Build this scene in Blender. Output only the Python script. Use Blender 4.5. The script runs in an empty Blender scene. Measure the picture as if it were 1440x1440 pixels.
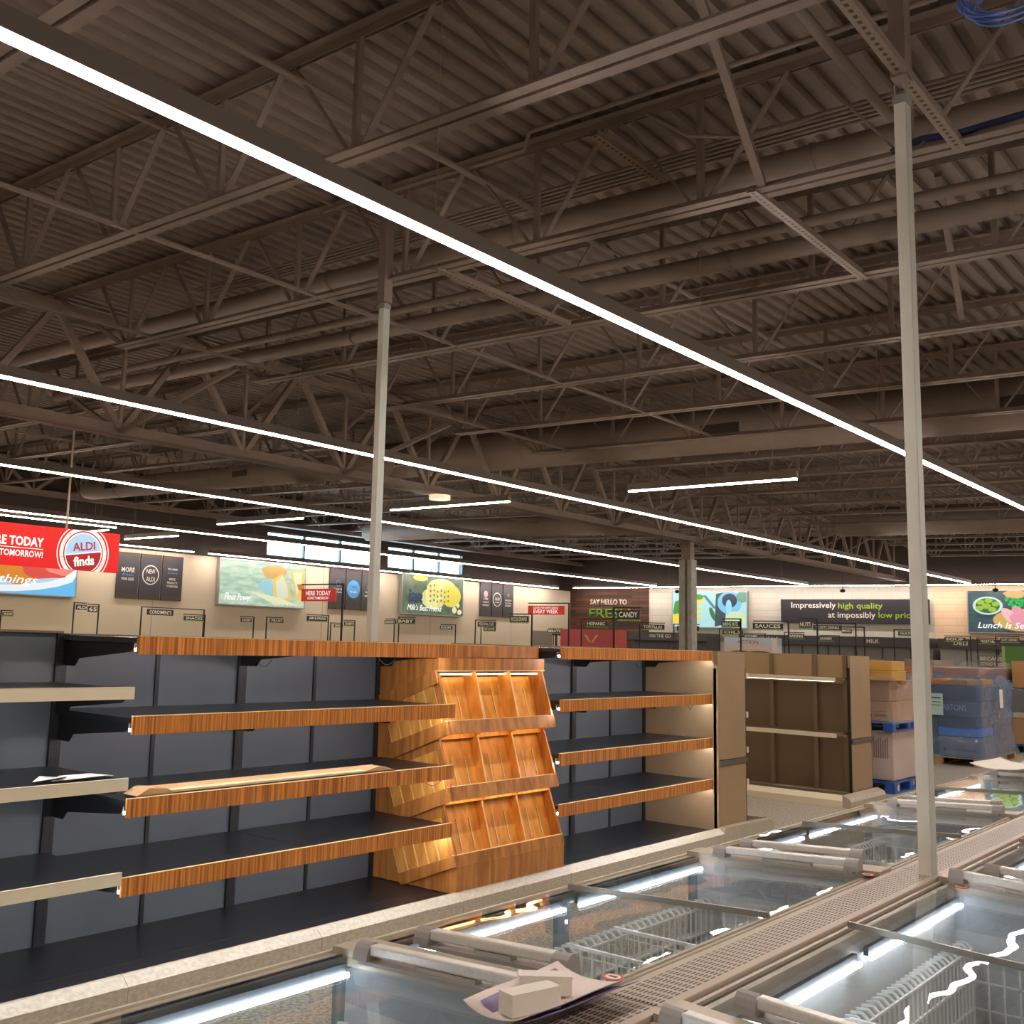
import bpy, bmesh, math, random
# light levels
EXPO = 0.0
LEDF = 17.0
LEDW = 10.0
LED = 45.0
LAMP = 76.0
ART = 0.9
from mathutils import Vector, Matrix
C = bpy.context.scene.collection
random.seed(7)
PI = math.pi

# ---------------------------------------------------------------- camera
cam = bpy.data.cameras.new('camera'); camo = bpy.data.objects.new('camera', cam); C.objects.link(camo)
YAW, PIT, ROL = .7166770, .1444198, .03158463
Fv = Vector((math.cos(YAW)*math.cos(PIT), math.sin(YAW)*math.cos(PIT), math.sin(PIT)))
R0 = Vector((math.sin(YAW), -math.cos(YAW), 0)); U0 = R0.cross(Fv)
Rv = math.cos(ROL)*R0 + math.sin(ROL)*U0; Uv = -math.sin(ROL)*R0 + math.cos(ROL)*U0
m = Matrix((Rv, Uv, -Fv)).transposed().to_4x4(); m.translation = (0, 0, 1.73)
camo.matrix_world = m
cam.sensor_width = 36; cam.lens = 1507.12*36/1440
cam.shift_x = (720-605.34)/1440; cam.shift_y = (679.44-720)/1440
cam.clip_end = 200; cam.clip_start = .05
bpy.context.scene.camera = camo
# ---------------------------------------------------------------- world and exposure
w = bpy.data.worlds.new('daylight'); bpy.context.scene.world = w; w.use_nodes = True
bg = w.node_tree.nodes['Background']; bg.inputs[0].default_value = (.78, .92, 1, 1); bg.inputs[1].default_value = 12
vs = bpy.context.scene.view_settings
vs.view_transform = 'Standard'; vs.look = 'None'; vs.exposure = EXPO; vs.gamma = 1; vs.use_curve_mapping = False

# ---------------------------------------------------------------- materials
MATS = {}
def srgb(c):
    return tuple(((v/255)/12.92 if v/255 <= .04045 else ((v/255+.055)/1.055)**2.4) for v in c) + (1,)
def mat(name, col, rough=.5, metal=0, emit=0, noise=0, nscale=20, bump=0, stretch=(1, 1, 1), col2=None, spec=.5):
    if name in MATS: return MATS[name]
    mt = bpy.data.materials.new(name); mt.use_nodes = True; nt = mt.node_tree; b = nt.nodes['Principled BSDF']
    c = srgb(col); b.inputs['Base Color'].default_value = c; b.inputs['Roughness'].default_value = rough
    b.inputs['Metallic'].default_value = metal; b.inputs['Specular IOR Level'].default_value = spec
    if emit:
        b.inputs['Emission Color'].default_value = c; b.inputs['Emission Strength'].default_value = emit
        if name.startswith('lit_'): b.inputs['Base Color'].default_value = tuple(v*.15 for v in c[:3])+(1,)
    if noise or bump or col2:
        tc = nt.nodes.new('ShaderNodeTexCoord'); mp = nt.nodes.new('ShaderNodeMapping'); mp.inputs['Scale'].default_value = stretch
        nz = nt.nodes.new('ShaderNodeTexNoise'); nz.inputs['Scale'].default_value = nscale; nz.inputs['Detail'].default_value = 4
        nt.links.new(tc.outputs['Object'], mp.inputs[0]); nt.links.new(mp.outputs[0], nz.inputs['Vector'])
        if noise or col2:
            cr = nt.nodes.new('ShaderNodeValToRGB')
            lo = srgb(col2) if col2 else tuple(v*(1-noise) for v in c[:3])+(1,)
            hi = c if col2 else tuple(min(1, v*(1+noise)) for v in c[:3])+(1,)
            cr.color_ramp.elements[0].color = lo; cr.color_ramp.elements[0].position = .36
            cr.color_ramp.elements[1].color = hi; cr.color_ramp.elements[1].position = .64
            nt.links.new(nz.outputs['Fac'], cr.inputs[0])
            if not name.startswith('lit_'): nt.links.new(cr.outputs[0], b.inputs['Base Color'])
            if emit: nt.links.new(cr.outputs[0], b.inputs['Emission Color'])
        if bump:
            bp = nt.nodes.new('ShaderNodeBump'); bp.inputs['Strength'].default_value = bump; bp.inputs['Distance'].default_value = .01
            nt.links.new(nz.outputs['Fac'], bp.inputs['Height']); nt.links.new(bp.outputs[0], b.inputs['Normal'])
    MATS[name] = mt; return mt
def glassmat(name, col, ior=1.45, bump=0, alpha=0, rough=0.0):
    mt = bpy.data.materials.new(name); mt.use_nodes = True; nt = mt.node_tree; nt.nodes.clear()
    o = nt.nodes.new('ShaderNodeOutputMaterial'); tr = nt.nodes.new('ShaderNodeBsdfTransparent'); gl = nt.nodes.new('ShaderNodeBsdfGlossy')
    fr = nt.nodes.new('ShaderNodeFresnel'); mx = nt.nodes.new('ShaderNodeMixShader')
    tr.inputs[0].default_value = col+(1,); gl.inputs['Roughness'].default_value = rough; gl.inputs['Color'].default_value = (.95, .95, .95, 1)
    ge = nt.nodes.new('ShaderNodeNewGeometry'); mi = nt.nodes.new('ShaderNodeMix'); mi.inputs['A'].default_value = ior; mi.inputs['B'].default_value = 1/ior
    nt.links.new(ge.outputs['Backfacing'], mi.inputs['Factor']); nt.links.new(mi.outputs['Result'], fr.inputs[0])
    nt.links.new(fr.outputs[0], mx.inputs[0]); nt.links.new(tr.outputs[0], mx.inputs[1]); nt.links.new(gl.outputs[0], mx.inputs[2])
    last = mx
    if alpha:
        df = nt.nodes.new('ShaderNodeBsdfDiffuse'); df.inputs[0].default_value = alpha[1]; m2 = nt.nodes.new('ShaderNodeMixShader'); m2.inputs[0].default_value = alpha[0]
        nt.links.new(mx.outputs[0], m2.inputs[1]); nt.links.new(df.outputs[0], m2.inputs[2]); last = m2
    if bump:
        tc = nt.nodes.new('ShaderNodeTexCoord'); nz = nt.nodes.new('ShaderNodeTexNoise'); nz.inputs['Scale'].default_value = bump[1]; nz.inputs['Detail'].default_value = 1
        bp = nt.nodes.new('ShaderNodeBump'); bp.inputs['Strength'].default_value = 1; bp.inputs['Distance'].default_value = bump[0]
        nt.links.new(tc.outputs['Object'], nz.inputs['Vector']); nt.links.new(nz.outputs['Fac'], bp.inputs['Height'])
        nt.links.new(bp.outputs[0], gl.inputs['Normal']); nt.links.new(bp.outputs[0], fr.inputs['Normal'])
    nt.links.new(last.outputs[0], o.inputs[0]); MATS[name] = mt; return mt
def blockmat(name, c1, c2, mortar, bw, bh, axis, msize=.012, rough=.8, sc=1, freq=2):
    """bricks or planks on a wall; axis = the horizontal axis of the wall"""
    mt = bpy.data.materials.new(name); mt.use_nodes = True; nt = mt.node_tree; b = nt.nodes['Principled BSDF']; b.inputs['Roughness'].default_value = rough
    tc = nt.nodes.new('ShaderNodeTexCoord'); sp = nt.nodes.new('ShaderNodeSeparateXYZ'); cb = nt.nodes.new('ShaderNodeCombineXYZ'); br = nt.nodes.new('ShaderNodeTexBrick')
    nt.links.new(tc.outputs['Object'], sp.inputs[0]); nt.links.new(sp.outputs[axis], cb.inputs[0]); nt.links.new(sp.outputs['Z'], cb.inputs[1])
    nt.links.new(cb.outputs[0], br.inputs['Vector']); br.inputs['Scale'].default_value = 1; br.inputs['Brick Width'].default_value = bw
    br.inputs['Row Height'].default_value = bh; br.inputs['Mortar Size'].default_value = msize; br.offset = .37
    br.inputs['Color1'].default_value = srgb(c1); br.inputs['Color2'].default_value = srgb(c2); br.inputs['Mortar'].default_value = srgb(mortar)
    nt.links.new(br.outputs[0], b.inputs['Base Color']); MATS[name] = mt; return mt
def math_node(nt, op, a, b=None):
    n = nt.nodes.new('ShaderNodeMath'); n.operation = op
    for i, v in enumerate((a, b)):
        if v is None: continue
        if isinstance(v, (int, float)): n.inputs[i].default_value = v
        else: nt.links.new(v, n.inputs[i])
    return n.outputs[0]
def slotmat(name, base, dark, ax1, p1, w1, ax2, p2, w2, rough=.4, metal=0, lim=None, off1=0, off2=0):
    """base colour with a grid of punched dark slots; ax1/ax2 axes, p pitch, w slot size"""
    mt = bpy.data.materials.new(name); mt.use_nodes = True; nt = mt.node_tree; b = nt.nodes['Principled BSDF']
    b.inputs['Roughness'].default_value = rough; b.inputs['Metallic'].default_value = metal
    tc = nt.nodes.new('ShaderNodeTexCoord'); sp = nt.nodes.new('ShaderNodeSeparateXYZ'); nt.links.new(tc.outputs['Object'], sp.inputs[0])
    def band(ax, p, wd, off):
        s = math_node(nt, 'ADD', sp.outputs[ax], 100-off); f = math_node(nt, 'MODULO', s, p); return math_node(nt, 'LESS_THAN', f, wd)
    k = math_node(nt, 'MULTIPLY', band(ax1, p1, w1, off1), band(ax2, p2, w2, off2))
    if lim:
        ax, lo, hi = lim
        k = math_node(nt, 'MULTIPLY', k, math_node(nt, 'GREATER_THAN', sp.outputs[ax], lo)); k = math_node(nt, 'MULTIPLY', k, math_node(nt, 'LESS_THAN', sp.outputs[ax], hi))
    mx = nt.nodes.new('ShaderNodeMix'); mx.data_type = 'RGBA'; mx.inputs['A'].default_value = srgb(base); mx.inputs['B'].default_value = srgb(dark)
    nt.links.new(k, mx.inputs['Factor']); nt.links.new(mx.outputs['Result'], b.inputs['Base Color']); MATS[name] = mt; return mt

M_roof = mat('painted_deck', (134, 118, 108), .65, noise=.10, nscale=3)
M_steel = mat('painted_steel', (132, 115, 104), .6, noise=.08, nscale=6)
M_duct = mat('painted_duct', (134, 118, 106), .6, noise=.05, nscale=5)
M_floor = mat('speckled_floor', (188, 182, 168), .5, col2=(116, 109, 98), nscale=48, bump=.05)
M_beige = mat('beige_wall', (196, 182, 160), .8, noise=.03, nscale=1)
M_upper = mat('dark_brown_wall', (62, 50, 44), .8, noise=.05, nscale=1)
M_brick = blockmat('pale_brick', (196, 190, 178), (188, 182, 170), (178, 172, 160), .6, .2, 'Y', .01)
M_bricki = blockmat('peach_brick', (222, 190, 158), (214, 182, 150), (204, 172, 142), .6, .2, 'Y', .01)
M_plank = blockmat('dark_planks', (92, 56, 34), (44, 28, 20), (24, 16, 12), .9, .11, 'Y', .006)
M_slate = mat('slate_back_panel', (84, 91, 96), .42, noise=.05, nscale=2)
M_black = mat('black_shelf', (27, 28, 31), .36, noise=.15, nscale=5)
M_blk = mat('black_metal', (20, 20, 22), .45)
M_slot = slotmat('slotted_upright', (30, 31, 34), (5, 5, 5), 'Z', .025, .015, 'X', .0305, .006)
M_brnslot = slotmat('brown_slotted_upright', (128, 108, 82), (60, 48, 34), 'Z', .025, .012, 'Y', .02, .006)
M_zebra = mat('zebra_wood', (226, 146, 64), .4, col2=(148, 86, 32), nscale=1.0, stretch=(75, 75, 1.6))
M_wood = mat('walnut_wood', (200, 134, 66), .45, col2=(156, 98, 42), nscale=1, stretch=(22, 22, 2))
M_oak = mat('oak_ply', (236, 172, 84), .45, col2=(206, 138, 54), nscale=3, stretch=(6, 5, 1.5))
M_edge = mat('plywood_edge', (240, 206, 144), .5)
M_cream = mat('cream_fascia', (226, 214, 186), .45)
M_trim = mat('grain_trim', (176, 166, 146), .45, noise=.12, nscale=1, stretch=(40, 40, 60), bump=.3)
M_tan = mat('tan_panel', (158, 132, 98), .5, noise=.03, nscale=3)
M_tand = mat('tan_back', (112, 92, 68), .5, noise=.03, nscale=3)
M_pale = mat('pale_post', (232, 230, 218), .45, noise=.03, nscale=8)
M_postgrn = mat('post_side', (190, 196, 184), .45)
M_alu = mat('brushed_aluminium', (226, 225, 220), .3, metal=.15, noise=.04, nscale=3, stretch=(1, 30, 30))
M_rim = mat('beige_rim', (186, 174, 158), .38, metal=.15)
M_rimd = mat('dark_rim', (92, 88, 82), .35, metal=.3)
M_gray = mat('grey_plastic', (158, 154, 150), .4)
M_tub = mat('freezer_liner', (196, 199, 200), .45)
M_wire = mat('white_wire', (236, 235, 230), .4)
M_led = mat('led_white', (240, 245, 255), .5, emit=LED)
M_ledf = mat('freezer_tube', (236, 244, 255), .5, emit=LEDF)
M_ledw = mat('display_led', (255, 222, 162), .5, emit=LEDW)
M_lamp = mat('linear_diffuser', (255, 240, 230), .5, emit=LAMP)
M_lamp2 = mat('linear_diffuser_warm', (255, 236, 210), .5, emit=LAMP*.6)
M_hous = mat('lamp_housing', (120, 112, 104), .5)
M_glass = glassmat('lid_glass', (.97, .985, .98), 1.16, bump=(.0016, 3.2))
M_fglass = glassmat('front_glass', (.93, .95, .94), 1.15)
M_wglass = glassmat('window_glass', (.85, .95, 1), 1.3)
M_perf = slotmat('perforated_strip', (184, 168, 150), (14, 12, 10), 'X', .040, .028, 'Y', .0115, .0066, lim=('Y', 1.402, 1.527))
M_white = mat('white_card', (236, 230, 218), .6)
M_kraft = mat('kraft_card', (176, 134, 88), .7, noise=.06, nscale=3)
M_blue = mat('blue_paint', (38, 88, 168), .5)

# ---------------------------------------------------------------- helpers
class MB:
    def __init__(s): s.v = []; s.f = []
    def box(s, x0, x1, y0, y1, z0, z1):
        n = len(s.v)
        s.v += [(x0,y0,z0),(x1,y0,z0),(x1,y1,z0),(x0,y1,z0),(x0,y0,z1),(x1,y0,z1),(x1,y1,z1),(x0,y1,z1)]
        s.f += [[n+i for i in q] for q in ((0,3,2,1),(4,5,6,7),(0,1,5,4),(1,2,6,5),(2,3,7,6),(3,0,4,7))]
        return s
    def beam(s, a, b, w, h, up=(0,0,1)):
        a = Vector(a); b = Vector(b); d = (b-a).normalized(); up = Vector(up)
        if abs(d.dot(up)) > .98: up = Vector((0,1,0)) if abs(d.y) < .9 else Vector((1,0,0))
        sd = d.cross(up).normalized()*(w/2); u = sd.cross(d).normalized()*(h/2); n = len(s.v)
        for p in (a, b):
            for q in (-sd-u, sd-u, sd+u, -sd+u): s.v.append(tuple(p+q))
        s.f += [[n+i for i in q] for q in ((0,3,2,1),(4,5,6,7),(0,1,5,4),(1,2,6,5),(2,3,7,6),(3,0,4,7))]
        return s
    def tube(s, pts, r, seg=10, cap=True):
        pts = [Vector(p) for p in pts]; n0 = len(s.v); prev = None
        for i, p in enumerate(pts):
            d = (pts[min(i+1, len(pts)-1)]-pts[max(i-1, 0)]).normalized()
            if prev is None:
                u = Vector((0,0,1)) if abs(d.z) < .9 else Vector((1,0,0))
                sd = d.cross(u).normalized()
            else: sd = (prev - d*prev.dot(d)).normalized()
            prev = sd; up = sd.cross(d)
            rr = r[i] if isinstance(r, (list, tuple)) else r
            for k in range(seg):
                t = 2*PI*k/seg; s.v.append(tuple(p+sd*math.cos(t)*rr+up*math.sin(t)*rr))
        for i in range(len(pts)-1):
            for k in range(seg):
                a = n0+i*seg+k; b = n0+i*seg+(k+1) % seg; s.f.append([a, b, b+seg, a+seg])
        if cap:
            s.f.append([n0+k for k in range(seg)][::-1]); s.f.append([n0+(len(pts)-1)*seg+k for k in range(seg)])
        return s
    def prism(s, poly, axis, a, b):
        """poly of 2D points extruded along axis from a to b; X: (y,z)  Y: (x,z)  Z: (x,y)"""
        n = len(s.v); k = len(poly)
        for t in (a, b):
            for p, q in poly: s.v.append({'X': (t, p, q), 'Y': (p, t, q), 'Z': (p, q, t)}[axis])
        s.f.append([n+i for i in range(k)]); s.f.append([n+k+i for i in range(k)][::-1])
        for i in range(k): j = (i+1) % k; s.f.append([n+i, n+k+i, n+k+j, n+j])
        return s
    def face(s, pts):
        n = len(s.v); s.v += [tuple(p) for p in pts]; s.f.append([n+i for i in range(len(pts))]); return s
    def mesh(s, name):
        me = bpy.data.meshes.new(name); me.from_pydata(s.v, [], s.f); bm = bmesh.new(); bm.from_mesh(me)
        bmesh.ops.recalc_face_normals(bm, faces=bm.faces); bm.to_mesh(me); bm.free(); return me
    def build(s, name, m, parent=None, bevel=0, smooth=False):
        me = s.mesh(name); me.materials.append(m); o = bpy.data.objects.new(name, me); C.objects.link(o)
        if parent is not None: setpar(o, parent)
        if bevel:
            bv = o.modifiers.new('bevel', 'BEVEL'); bv.width = bevel; bv.segments = 2; bv.limit_method = 'ANGLE'
        if smooth:
            for p in me.polygons: p.use_smooth = True
        return o
def worldloc(o):
    v = Vector(o.location); p = o.parent
    while p: v += p.location; p = p.parent
    return v
def setpar(o, parent):
    o.parent = parent; o.location = Vector(o.location) - worldloc(parent)
def tag(o, label, cat, group=None, kind=None):
    o['label'] = label; o['category'] = cat
    if group: o['group'] = group
    if kind: o['kind'] = kind
    return o
def struct(o): o['kind'] = 'structure'; return o
def empty(name, loc, label, cat, group=None):
    o = bpy.data.objects.new(name, None); C.objects.link(o); o.location = loc; o.empty_display_size = .1
    return tag(o, label, cat, group)
def copy_tree(o, parent=None):
    c = o.copy(); C.objects.link(c); c.parent = parent
    for ch in list(o.children): copy_tree(ch, c)
    return c
def text(name, s, m, parent, center, wid, hgt, face, depth=.004, shear=0, off=0):
    cu = bpy.data.curves.new(name, 'FONT'); cu.body = s; cu.size = 1; cu.extrude = 0; cu.resolution_u = 2; cu.align_x = 'LEFT'; cu.shear = shear
    cu.offset = off; cu.space_line = .85
    if '\n' in s: cu.align_x = 'CENTER'
    t = bpy.data.objects.new('tmp', cu); me = bpy.data.meshes.new_from_object(t)
    bpy.data.objects.remove(t); bpy.data.curves.remove(cu)
    xs = [v.co.x for v in me.vertices]; ys = [v.co.y for v in me.vertices]
    x0, x1, y0, y1 = min(xs), max(xs), min(ys), max(ys); c = Vector(center)
    for v in me.vertices:
        a = ((v.co.x-x0)/(x1-x0)-.5)*wid; b = ((v.co.y-y0)/(y1-y0)-.5)*hgt
        if face == '-X': p = (c.x, c.y-a, c.z+b)
        elif face == '-Y': p = (c.x+a, c.y, c.z+b)
        else: p = (c.x-a if 0 else c.x+a, c.y+b, c.z)
        v.co = p
    me.materials.clear(); me.materials.append(m); me.name = name
    o = bpy.data.objects.new(name, me); C.objects.link(o)
    if parent is not None: setpar(o, parent)
    return o
ORD = ['first','second','third','fourth','fifth','sixth','seventh','eighth','ninth','tenth','eleventh','twelfth','thirteenth','fourteenth','fifteenth','sixteenth','seventeenth','eighteenth','nineteenth']
# ================================================================ structure
YL, XE, X0, Y0 = 22.4, 33.9, -5.0, -6.0
def zd(y): return 5.13 + .0169*y          # underside of the roof deck at y (the roof rises gently)
struct(MB().box(X0-.2, XE+.2, Y0-.2, YL+.2, -.15, 0).build('floor', M_floor))
b = MB(); y = Y0; pts = []
while y < YL+.2:
    for dy, dz in ((0, .046), (.052, .046), (.068, 0), (.136, 0)): pts.append((y+dy, zd(y+dy)+dz))
    y += .152
pts.append((YL+.25, zd(YL)+.3)); pts.append((Y0-.1, zd(Y0)+.3))
n = len(pts)
for x in (X0-.1, XE+.1):
    for p, q in pts: b.v.append((x, p, q))
for i in range(n-1): b.f.append([i, n+i, n+i+1, i+1])
struct(b.build('ceiling', M_roof))
# left wall (runs along X at y = YL) with two high window openings
W1, W2, WZ0, WZ1 = (19.02, 23.26), (23.83, 27.52), 3.82, 4.52
struct(MB().box(X0, XE, YL, YL+.2, 0, 3.66).build('wall_left', M_beige))
b = MB(); b.box(X0, XE, YL, YL+.2, 3.66, WZ0); b.box(X0, XE, YL, YL+.2, WZ1, 5.9)
for a, c in ((X0, W1[0]), (W1[1], W2[0]), (W2[1], XE)): b.box(a, c, YL, YL+.2, WZ0, WZ1)
struct(b.build('trim_1', M_upper))
struct(MB().box(X0, 27.9, YL-.012, YL, 3.66, 3.74).build('trim_2', M_upper))
M_wfr = mat('window_frame', (70, 92, 100), .4)
for i, (a, c) in enumerate((W1, W2)):
    t = MB()
    t.box(a, c, YL+.02, YL+.1, WZ0, WZ0+.05); t.box(a, c, YL+.02, YL+.1, WZ1-.05, WZ1); t.box(a, c, YL+.02, YL+.1, WZ1-.16, WZ1-.12)
    t.box(a, a+.05, YL+.02, YL+.1, WZ0, WZ1); t.box(c-.05, c, YL+.02, YL+.1, WZ0, WZ1)
    for k in (1, 2): xm = a+(c-a)*k/3; t.box(xm-.03, xm+.03, YL+.02, YL+.1, WZ0, WZ1)
    wn = struct(t.build('window_%d' % (i+1), M_wfr))
    MB().box(a, c, YL+.055, YL+.062, WZ0, WZ1).build('pane', M_wglass, wn)
for k, x in enumerate((8.2, 15.5, 21.2, 25.9, 30.2)):
    struct(MB().box(x-.006, x+.006, YL-.006, YL, 0, 3.66).build('trim_%d' % (k+10), mat('wall_seam', (158, 144, 124), .8)))
# end wall (runs along Y at x = XE)
struct(MB().box(XE, XE+.2, Y0, YL, 0, 3.75).build('wall_back', M_brick))
struct(MB().box(XE, XE+.2, Y0, YL, 3.75, 5.9).build('trim_3', M_upper))
struct(MB().box(XE-.03, XE, 19.1, YL, 0, 3.75).build('trim_4', M_plank))
struct(MB().box(XE-.015, XE, Y0, 9.62, 0, 3.75).build('trim_5', M_bricki))
struct(MB().box(X0-.2, X0, Y0, YL, 0, 5.9).build('wall_front', M_beige))
struct(MB().box(X0, XE, Y0-.2, Y0, 0, 5.9).build('wall_right', M_beige))
struct(MB().box(31.4, 32.7, YL-.03, YL, 0, 2.15).build('door_1', mat('grey_door', (120, 112, 100), .6)))

# ================================================================ roof steel
GY = 10.4; JZ = 4.33
def jz(y): return JZ+.0169*y
def joist_parts(x, ya, yb, parent, y_first, hook_hi):
    """open web joist along Y; bottom chord stops short of the girder"""
    for nm, dz, a, c in (('top_chord', .70, ya, yb), ('bottom_chord', 0, ya+(0 if hook_hi else 1.25), yb-(1.25 if hook_hi else 0))):
        t = MB()
        for s in (-1, 1):
            xx = x+s*.047
            zz = lambda y: jz(y)+dz+(.055 if nm == 'top_chord' else 0)
            t.beam((xx, a, zz(a)), (xx, c, zz(c)), .068, .007)
            xv = x+s*.0155
            off = -.028 if nm == 'top_chord' else .028
            t.beam((xv, a, zz(a)+off), (xv, c, zz(c)+off), .007, .05)
        t.build(nm, M_steel, parent)
    lo = ya if hook_hi else ya+1.25; hi = yb-1.25 if hook_hi else yb
    y = y_first
    while y-1.22 > lo+.1: y -= 1.22
    while y < hi+.05:
        MB().beam((x, y, jz(y)+.03), (x, y, jz(y)+.73), .036, .036).build('web_vertical', M_steel, parent)
        for s in (-1, 1):
            ye = y+s*.61
            if ya < ye < yb: MB().beam((x, y+s*.05, jz(y)+.03), (x, ye-s*.05, jz(ye)+.72), .012, .045, up=(1, 0, 0)).build('web_diagonal', M_steel, parent)
        y += 1.22
    if hook_hi: MB().beam((x, hi-.05, jz(hi)+.03), (x, yb-.05, jz(yb)+.70), .03, .04).build('end_diagonal', M_steel, parent)
    else: MB().beam((x, lo+.05, jz(lo)+.03), (x, ya+.05, jz(ya)+.70), .03, .04).build('end_diagonal', M_steel, parent)
JX = [2.22+1.755*k for k in range(18)]
near0 = None; far0 = None
for k, x in enumerate(JX):
    o_ = ORD[k]
    l1 = 'brown open-web roof joist crossing over the freezers and the wooden shelves, %s from the camera' % o_
    l2 = 'brown open-web roof joist between the deep girder and the window wall, %s from the camera' % o_
    if near0 is None:
        near0 = empty('roof_joist', (x, 0, jz(0)), l1, 'joist', 'roof joists on the near side of the girder'); joist_parts(x, -4.0, GY-.02, near0, 4.1, True)
        far0 = empty('roof_joist', (x, 11, jz(11)), l2, 'joist', 'roof joists beyond the girder'); joist_parts(x, GY+.02, YL, far0, 12.9, False)
    else:
        c = copy_tree(near0); c.location.x = x; c['label'] = l1
        c = copy_tree(far0); c.location.x = x; c['label'] = l2
# deep girder along X
def girder(y, zb, zt, label, name='roof_girder'):
    g = empty(name, (10, y, zb), label, 'girder')
    for nm, z, hh in (('top_chord', zt, 1), ('bottom_chord', zb, -1)):
        t = MB()
        for s in (-1, 1):
            t.beam((X0, y+s*.075, z), (XE, y+s*.075, z), .12, .012)
            t.beam((X0, y+s*.021, z-hh*.06), (XE, y+s*.021, z-hh*.06), .012, .12)
        t.build(nm, M_steel, g)
    x = JX[0]-1.755*3
    while x < XE-.5:
        for s in (-1, 1):
            xe = x+s*.8775
            MB().beam((x+s*.03, y, zt-.05), (xe-s*.03, y, zb+.08), .07, .07).build('web_diagonal', M_steel, g)
        MB().beam((x+.8775, y, zt-.05), (x+.8775, y, zb+.08), .04, .04).build('web_vertical', M_steel, g)
        x += 1.755
    return g
girder(GY, 3.88, 5.16, 'deep brown roof girder running away above the second row of lights')
girder(YL-.5, 4.6, 5.36, 'shallow brown edge girder close to the window wall')
# column on the girder line
c = empty('building_column', (20.05, GY, 0), 'tall building column, brown above and boxed in pale grey below, behind the shelves', 'column')
MB().box(19.95, 20.13, GY-.10, GY+.10, 0, 3.87).build('shaft', M_steel, c)
t = MB(); t.box(19.92, 19.945, GY+.01, GY+.14, 0, 3.5); t.box(19.92, 19.945, GY-.14, GY-.05, 0, 3.5); t.box(19.945, 20.15, GY-.14, GY-.12, 0, 3.5); t.box(19.945, 20.15, GY+.12, GY+.14, 0, 3.5)
t.build('column_guard', mat('galvanised', (152, 152, 146), .5, noise=.1, nscale=9), c)
# bridging lines between the joists
for i, (y, dz, x1, wh) in enumerate(((6.22, .0, 12.8, 'lower'), (8.5, .0, 12.8, 'lower'), (6.0, .70, 9.2, 'upper'), (2.0, .66, 4.0, 'upper'), (15.0, 0, 32, 'lower'), (18.6, 0, 32, 'lower'), (1.5, 0, 33, 'lower far'), (4.6, 0, 33, 'lower far'))):
    xs = JX[0]-1.7 if wh != 'lower far' else 12.75
    z = jz(y)+dz
    tag(MB().beam((xs, y, z), (x1, y, z), .035, .006).beam((xs, y+.015, z+.015), (x1, y+.015, z+.015), .006, .035).build('joist_bridging', M_steel),
        'thin brown bridging angle tying the %s chords of the roof joists, %s line' % (wh, ORD[i]), 'bridging')
# ---- pipes, ducts, conduits
def tubething(nm, pts, r, m, label, cat, seg=16, group=None, rings=None):
    o = tag(MB().tube(pts, r, seg).build(nm, m, smooth=True), label, cat, group)
    for p in o.data.polygons:
        if len(p.vertices) > 4: p.use_smooth = False
    if rings:
        for y in rings:
            x, _, z = pts[0]; MB().tube([(x, y-.012, z+.0169*(y-pts[0][1])), (x, y+.012, z+.0169*(y-pts[0][1]))], (max(r) if isinstance(r, list) else r)+.008, seg).build('duct_seam', M_steel, o)
    return o
tubething('round_duct', [(6.18, -4, 4.62), (6.18, 13.5, 4.915)], .08, M_duct, 'round brown duct above the first joists, next to five thin conduits', 'duct', 24, rings=(.3, 2.35, 4.6, 6.6))
tubething('round_duct', [(7.27, -4, 4.49), (7.27, 13.0, 4.78)], .074, M_duct, 'round brown duct behind the slimmer pipe, low between the third and fourth joists', 'duct', 24, rings=(1.5, 3.4, 5.4, 7.4))
tubething('sprinkler_main', [(7.12, -4, 4.60), (7.10, 13.0, 4.88)], .04, M_duct, 'slim brown pipe running in front of the second round duct', 'pipe', 16, rings=(2.1, 5.8))
for k in range(5):
    x = 6.20+.058*k
    tubething('conduit', [(x, -4, 4.90), (x, 8.6, 5.11)], .013, M_duct, 'thin brown conduit beside the first round duct, %s of five' % ORD[k], 'conduit', 8, 'thin conduits beside the first duct')
tubething('conduit', [(5.35, -4, 4.90), (5.35, 3.9, 5.03), (5.5, 4.05, 5.0), (5.5, 6, 5.05)], .017, M_duct, 'single brown conduit wandering between the second and third joists', 'conduit', 8)
tubething('sprinkler_branch', [(2.2, 1.98, 5.02), (6.5, 1.98, 4.98)], .032, M_duct, 'brown branch pipe running away under the deck near the top centre', 'pipe', 12)
tubething('sprinkler_branch', [(2.2, 4.55, 4.98), (14, 4.55, 4.98)], .022, M_duct, 'thin brown branch pipe crossing the joists above the long front light', 'pipe', 12)
tubething('flexible_conduit', [(5.45, 3.1, 4.95), (5.6, 2.9, 4.8), (5.75, 2.6, 4.76), (5.95, 2.35, 4.86), (6.0, 2.2, 4.9)], .012, M_duct, 'drooping flexible conduit in front of the thin conduits', 'conduit', 8)
big = tubething('round_duct', [(13.55, -4, 4.52), (13.55, 13.9, 4.82), (13.55, 14.0, 4.82)], [.31, .31, .27], M_duct, 'large brown air duct with grilles, hanging beyond the seventh joist', 'duct', 32)
for y in (6.4, 2.7, -.8): MB().box(13.235, 13.3, y-.28, y+.28, 4.58+.0169*y-.12, 4.58+.0169*y+.04).build('air_grille', mat('grille_dark', (60, 50, 42), .6), big)
dl = tubething('round_duct', [(11.9, 11.3, 4.40), (11.9, 19.6, 4.54), (11.9, 19.75, 4.54)], [.2, .2, .17], M_duct, 'spiral brown air duct ending in a cap, high on the left near the window wall', 'duct', 24, rings=(12.5, 14.0, 15.5, 17.0, 18.5))
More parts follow.
